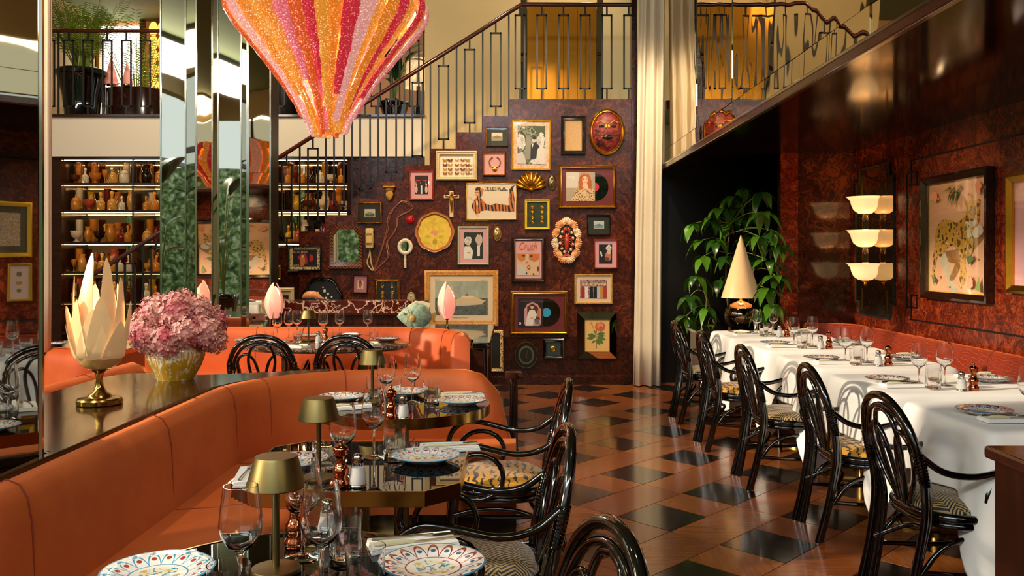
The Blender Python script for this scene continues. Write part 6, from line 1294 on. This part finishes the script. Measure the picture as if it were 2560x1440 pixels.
for i, z in enumerate((.0, .22, .44, .66, .88)):
    for x in (-.09, .05): MB().sphere((x, -.06, z+.3), .075, .03, .12, 10, 7).build('glass_leaf', AMB, ac)
MB().bb(-.03, .03, -.02, .09, .1, 1.35).build('backplate', BRASSD, ac)
# right of chandelier on the mezzanine
def broadplant(label, loc, R, h, leaves, m, L=.6, nm='broadleaf_plant', hgt=1.2, wd=.2, seed=1):
    r = thing(nm, label, 'plant', loc); pot(r, R, h); rn = random.Random(seed); lm = leaf_mesh('leaf', L, wd, .55, m, .25, 9)
    for k in range(leaves):
        a = 2*pi*k/leaves+rn.uniform(-.3, .3); hh = h+hgt*rn.uniform(.35, 1); q = rn.uniform(.05, .22); tip = (q*cos(a), q*sin(a), hh)
        stk = MB().tube(cr([(0, 0, h*.9), (tip[0]*.4, tip[1]*.4, (h+hh)/2), tip], 4), .009, 6).build('stalk', STEM, r)
        inst(lm, 'leaf', stk, tip, (radians(rn.uniform(15, 70)), 0, a-pi/2), rn.uniform(.8, 1.15))
    return r
broadplant('dark broadleaf plant in black pot behind the stair rail on the mezzanine', (xs(985, 12), 12.0, MF), .2, .35, 14, LEAFD, .55, hgt=.75, wd=.16)
ml = thing('mezzanine_lamp', 'cream drum lamp on a dark stand at the mezzanine wall edge', 'lamp', (xs(1046, 12.3), 12.3, MF)); MB().lathe([(0, 0), (.12, 0), (.1, .03), (.03, .06), (.05, .2), (.03, .4), (.03, .62), (0, .62)], 18).build('stand', BLACKP, ml); MB().lathe([(.2, .6), (.16, 1.0), (.155, 1.0), (.195, .6)], 28).build('shade', mk_shade('cream_lit_shade', '#f0c890', .9, .1), ml)
for px, s in ((700, .26), (772, .2)):
    bo = thing('round_armchair', 'dark rounded armchair back behind the mezzanine railing, '+('left' if px < 720 else 'right')+' of two', 'chair', (xs(px, 11.7), 11.75, MF)); MB().lathe([(0, .12), (.9, .12), (1, .3), (1, .45), (.85, .56), (.5, .6), (0, .6)], 24, sx=s, sy=.3).build('upholstery', C('#1a120e', .5), bo)
    for x in (-.12, .12): MB().tube([(x, -.1, 0), (x, -.1, .14)], .015, 6).tube([(x, .1, 0), (x, .1, .14)], .015, 6).build('leg', BLACKM, bo)
# bird of paradise by the garden window (seen in the mirrors)
for x, y, lb in ((-5.3, 3.5, 'near'), (-5.25, .6, 'far')):
    broadplant(f'tall banana-leaf plant in black pot by the {lb} garden window, seen in the mirrors', (x, y, 0), .24, .72, 9, LEAFD, .9, hgt=1.9, wd=.26, nm='banana_plant', seed=4)
# ================================================================= BOTTLES ON THE SHELVES
def prof_scale(p, w, h): return [(r*w, z*h) for r, z in p]
KIND = [('decanter', [(0, 0), (.46, 0), (.5, .03), (.5, .42), (.4, .52), (.16, .58), (.14, .7), (.2, .74), (.12, .76), (.2, .84), (.2, .94), (.1, 1), (0, 1)], .11, .24), ('vase', [(0, 0), (.28, 0), (.32, .05), (.5, .35), (.46, .6), (.3, .85), (.4, 1), (.36, 1), (.27, .85), (.42, .6), (0, .1)], .12, .25),
        ('cylinder_vase', [(0, 0), (.42, 0), (.45, .04), (.48, .5), (.5, 1), (.45, 1), (.42, .08), (0, .07)], .085, .27), ('bowl', [(0, 0), (.3, 0), (.12, .12), (.12, .25), (.4, .5), (.5, 1), (.47, 1), (.36, .55), (0, .35)], .15, .13), ('jug', [(0, 0), (.35, 0), (.5, .2), (.48, .5), (.3, .75), (.3, .88), (.38, 1), (.33, 1), (.26, .86), (.4, .5), (0, .1)], .12, .22), ('goblet', [(0, 0), (.4, 0), (.1, .06), (.08, .4), (.3, .5), (.45, .75), (.42, 1), (.39, 1), (.41, .75), (0, .52)], .09, .2), ('lidded_jar', [(0, 0), (.4, 0), (.5, .1), (.5, .5), (.42, .62), (.45, .66), (.3, .8), (.08, .86), (.12, .94), (0, 1)], .13, .2)]
BM = {}
def bottle(ki, ti, sw, sh_):
    key = (ki, ti)
    if key not in BM:
        nm, p, w, h_ = KIND[ki]; BM[key] = MB().lathe(prof_scale(p, w, h_), 14).mesh(nm, TINTS[ti], ang=50)
    return BM[key]
rn = random.Random(77); COLN = ['amber', 'honey', 'brown', 'rose', 'cranberry', 'clear cut', 'smoky', 'gold']; SHN = ['top', 'second', 'third', 'fourth', 'fifth', 'sixth']
for si, z in enumerate(ZSH):
    segs = [('left bay', 158, 328), ('centre-left bay', 338, 404)]+([('right bay', 697, 864)] if si < 3 else [])
    for bay, a, b in segs:
        for rowi, (yy, nm) in enumerate(((SY+.09, 'front'), (SY+.23, 'back'))):
            x = xs(a, SY)+.05; end = xs(b, SY); cnt = 0
            while x < end-.03:
                ki = rn.choice((0, 0, 1, 2, 3, 4, 5, 6, 0, 1)) if rowi == 0 else rn.choice((1, 2, 0, 4, 2)); ti = rn.choice((0, 0, 0, 1, 1, 2, 3, 4, 5, 5, 7, 0, 6)); kn, p, w_, h_ = KIND[ki]
                mxh = .31; s = rn.uniform(.75, 1.05) if rowi == 0 else rn.uniform(.95, 1.2); s = min(s, (mxh-.02)/h_); wd = w_*s*1.0
                if x+wd/2 > end: break
                cnt += 1; px_ = x+wd/2
                o = inst(bottle(ki, ti, 1, 1), kn, None, (px_, yy+rn.uniform(-.015, .015), z+.0305), (0, 0, rn.uniform(0, 6)), s)
                tag(o, f'{COLN[ti]} glass {kn.replace("_", " ")}, {ORD[cnt-1]} from left, {nm} row, {SHN[si]} shelf, {bay}', 'glassware', 'glassware on the bottle shelves'); x += wd*1.02+rn.uniform(.005, .03)*(1 if rowi == 0 else 4)
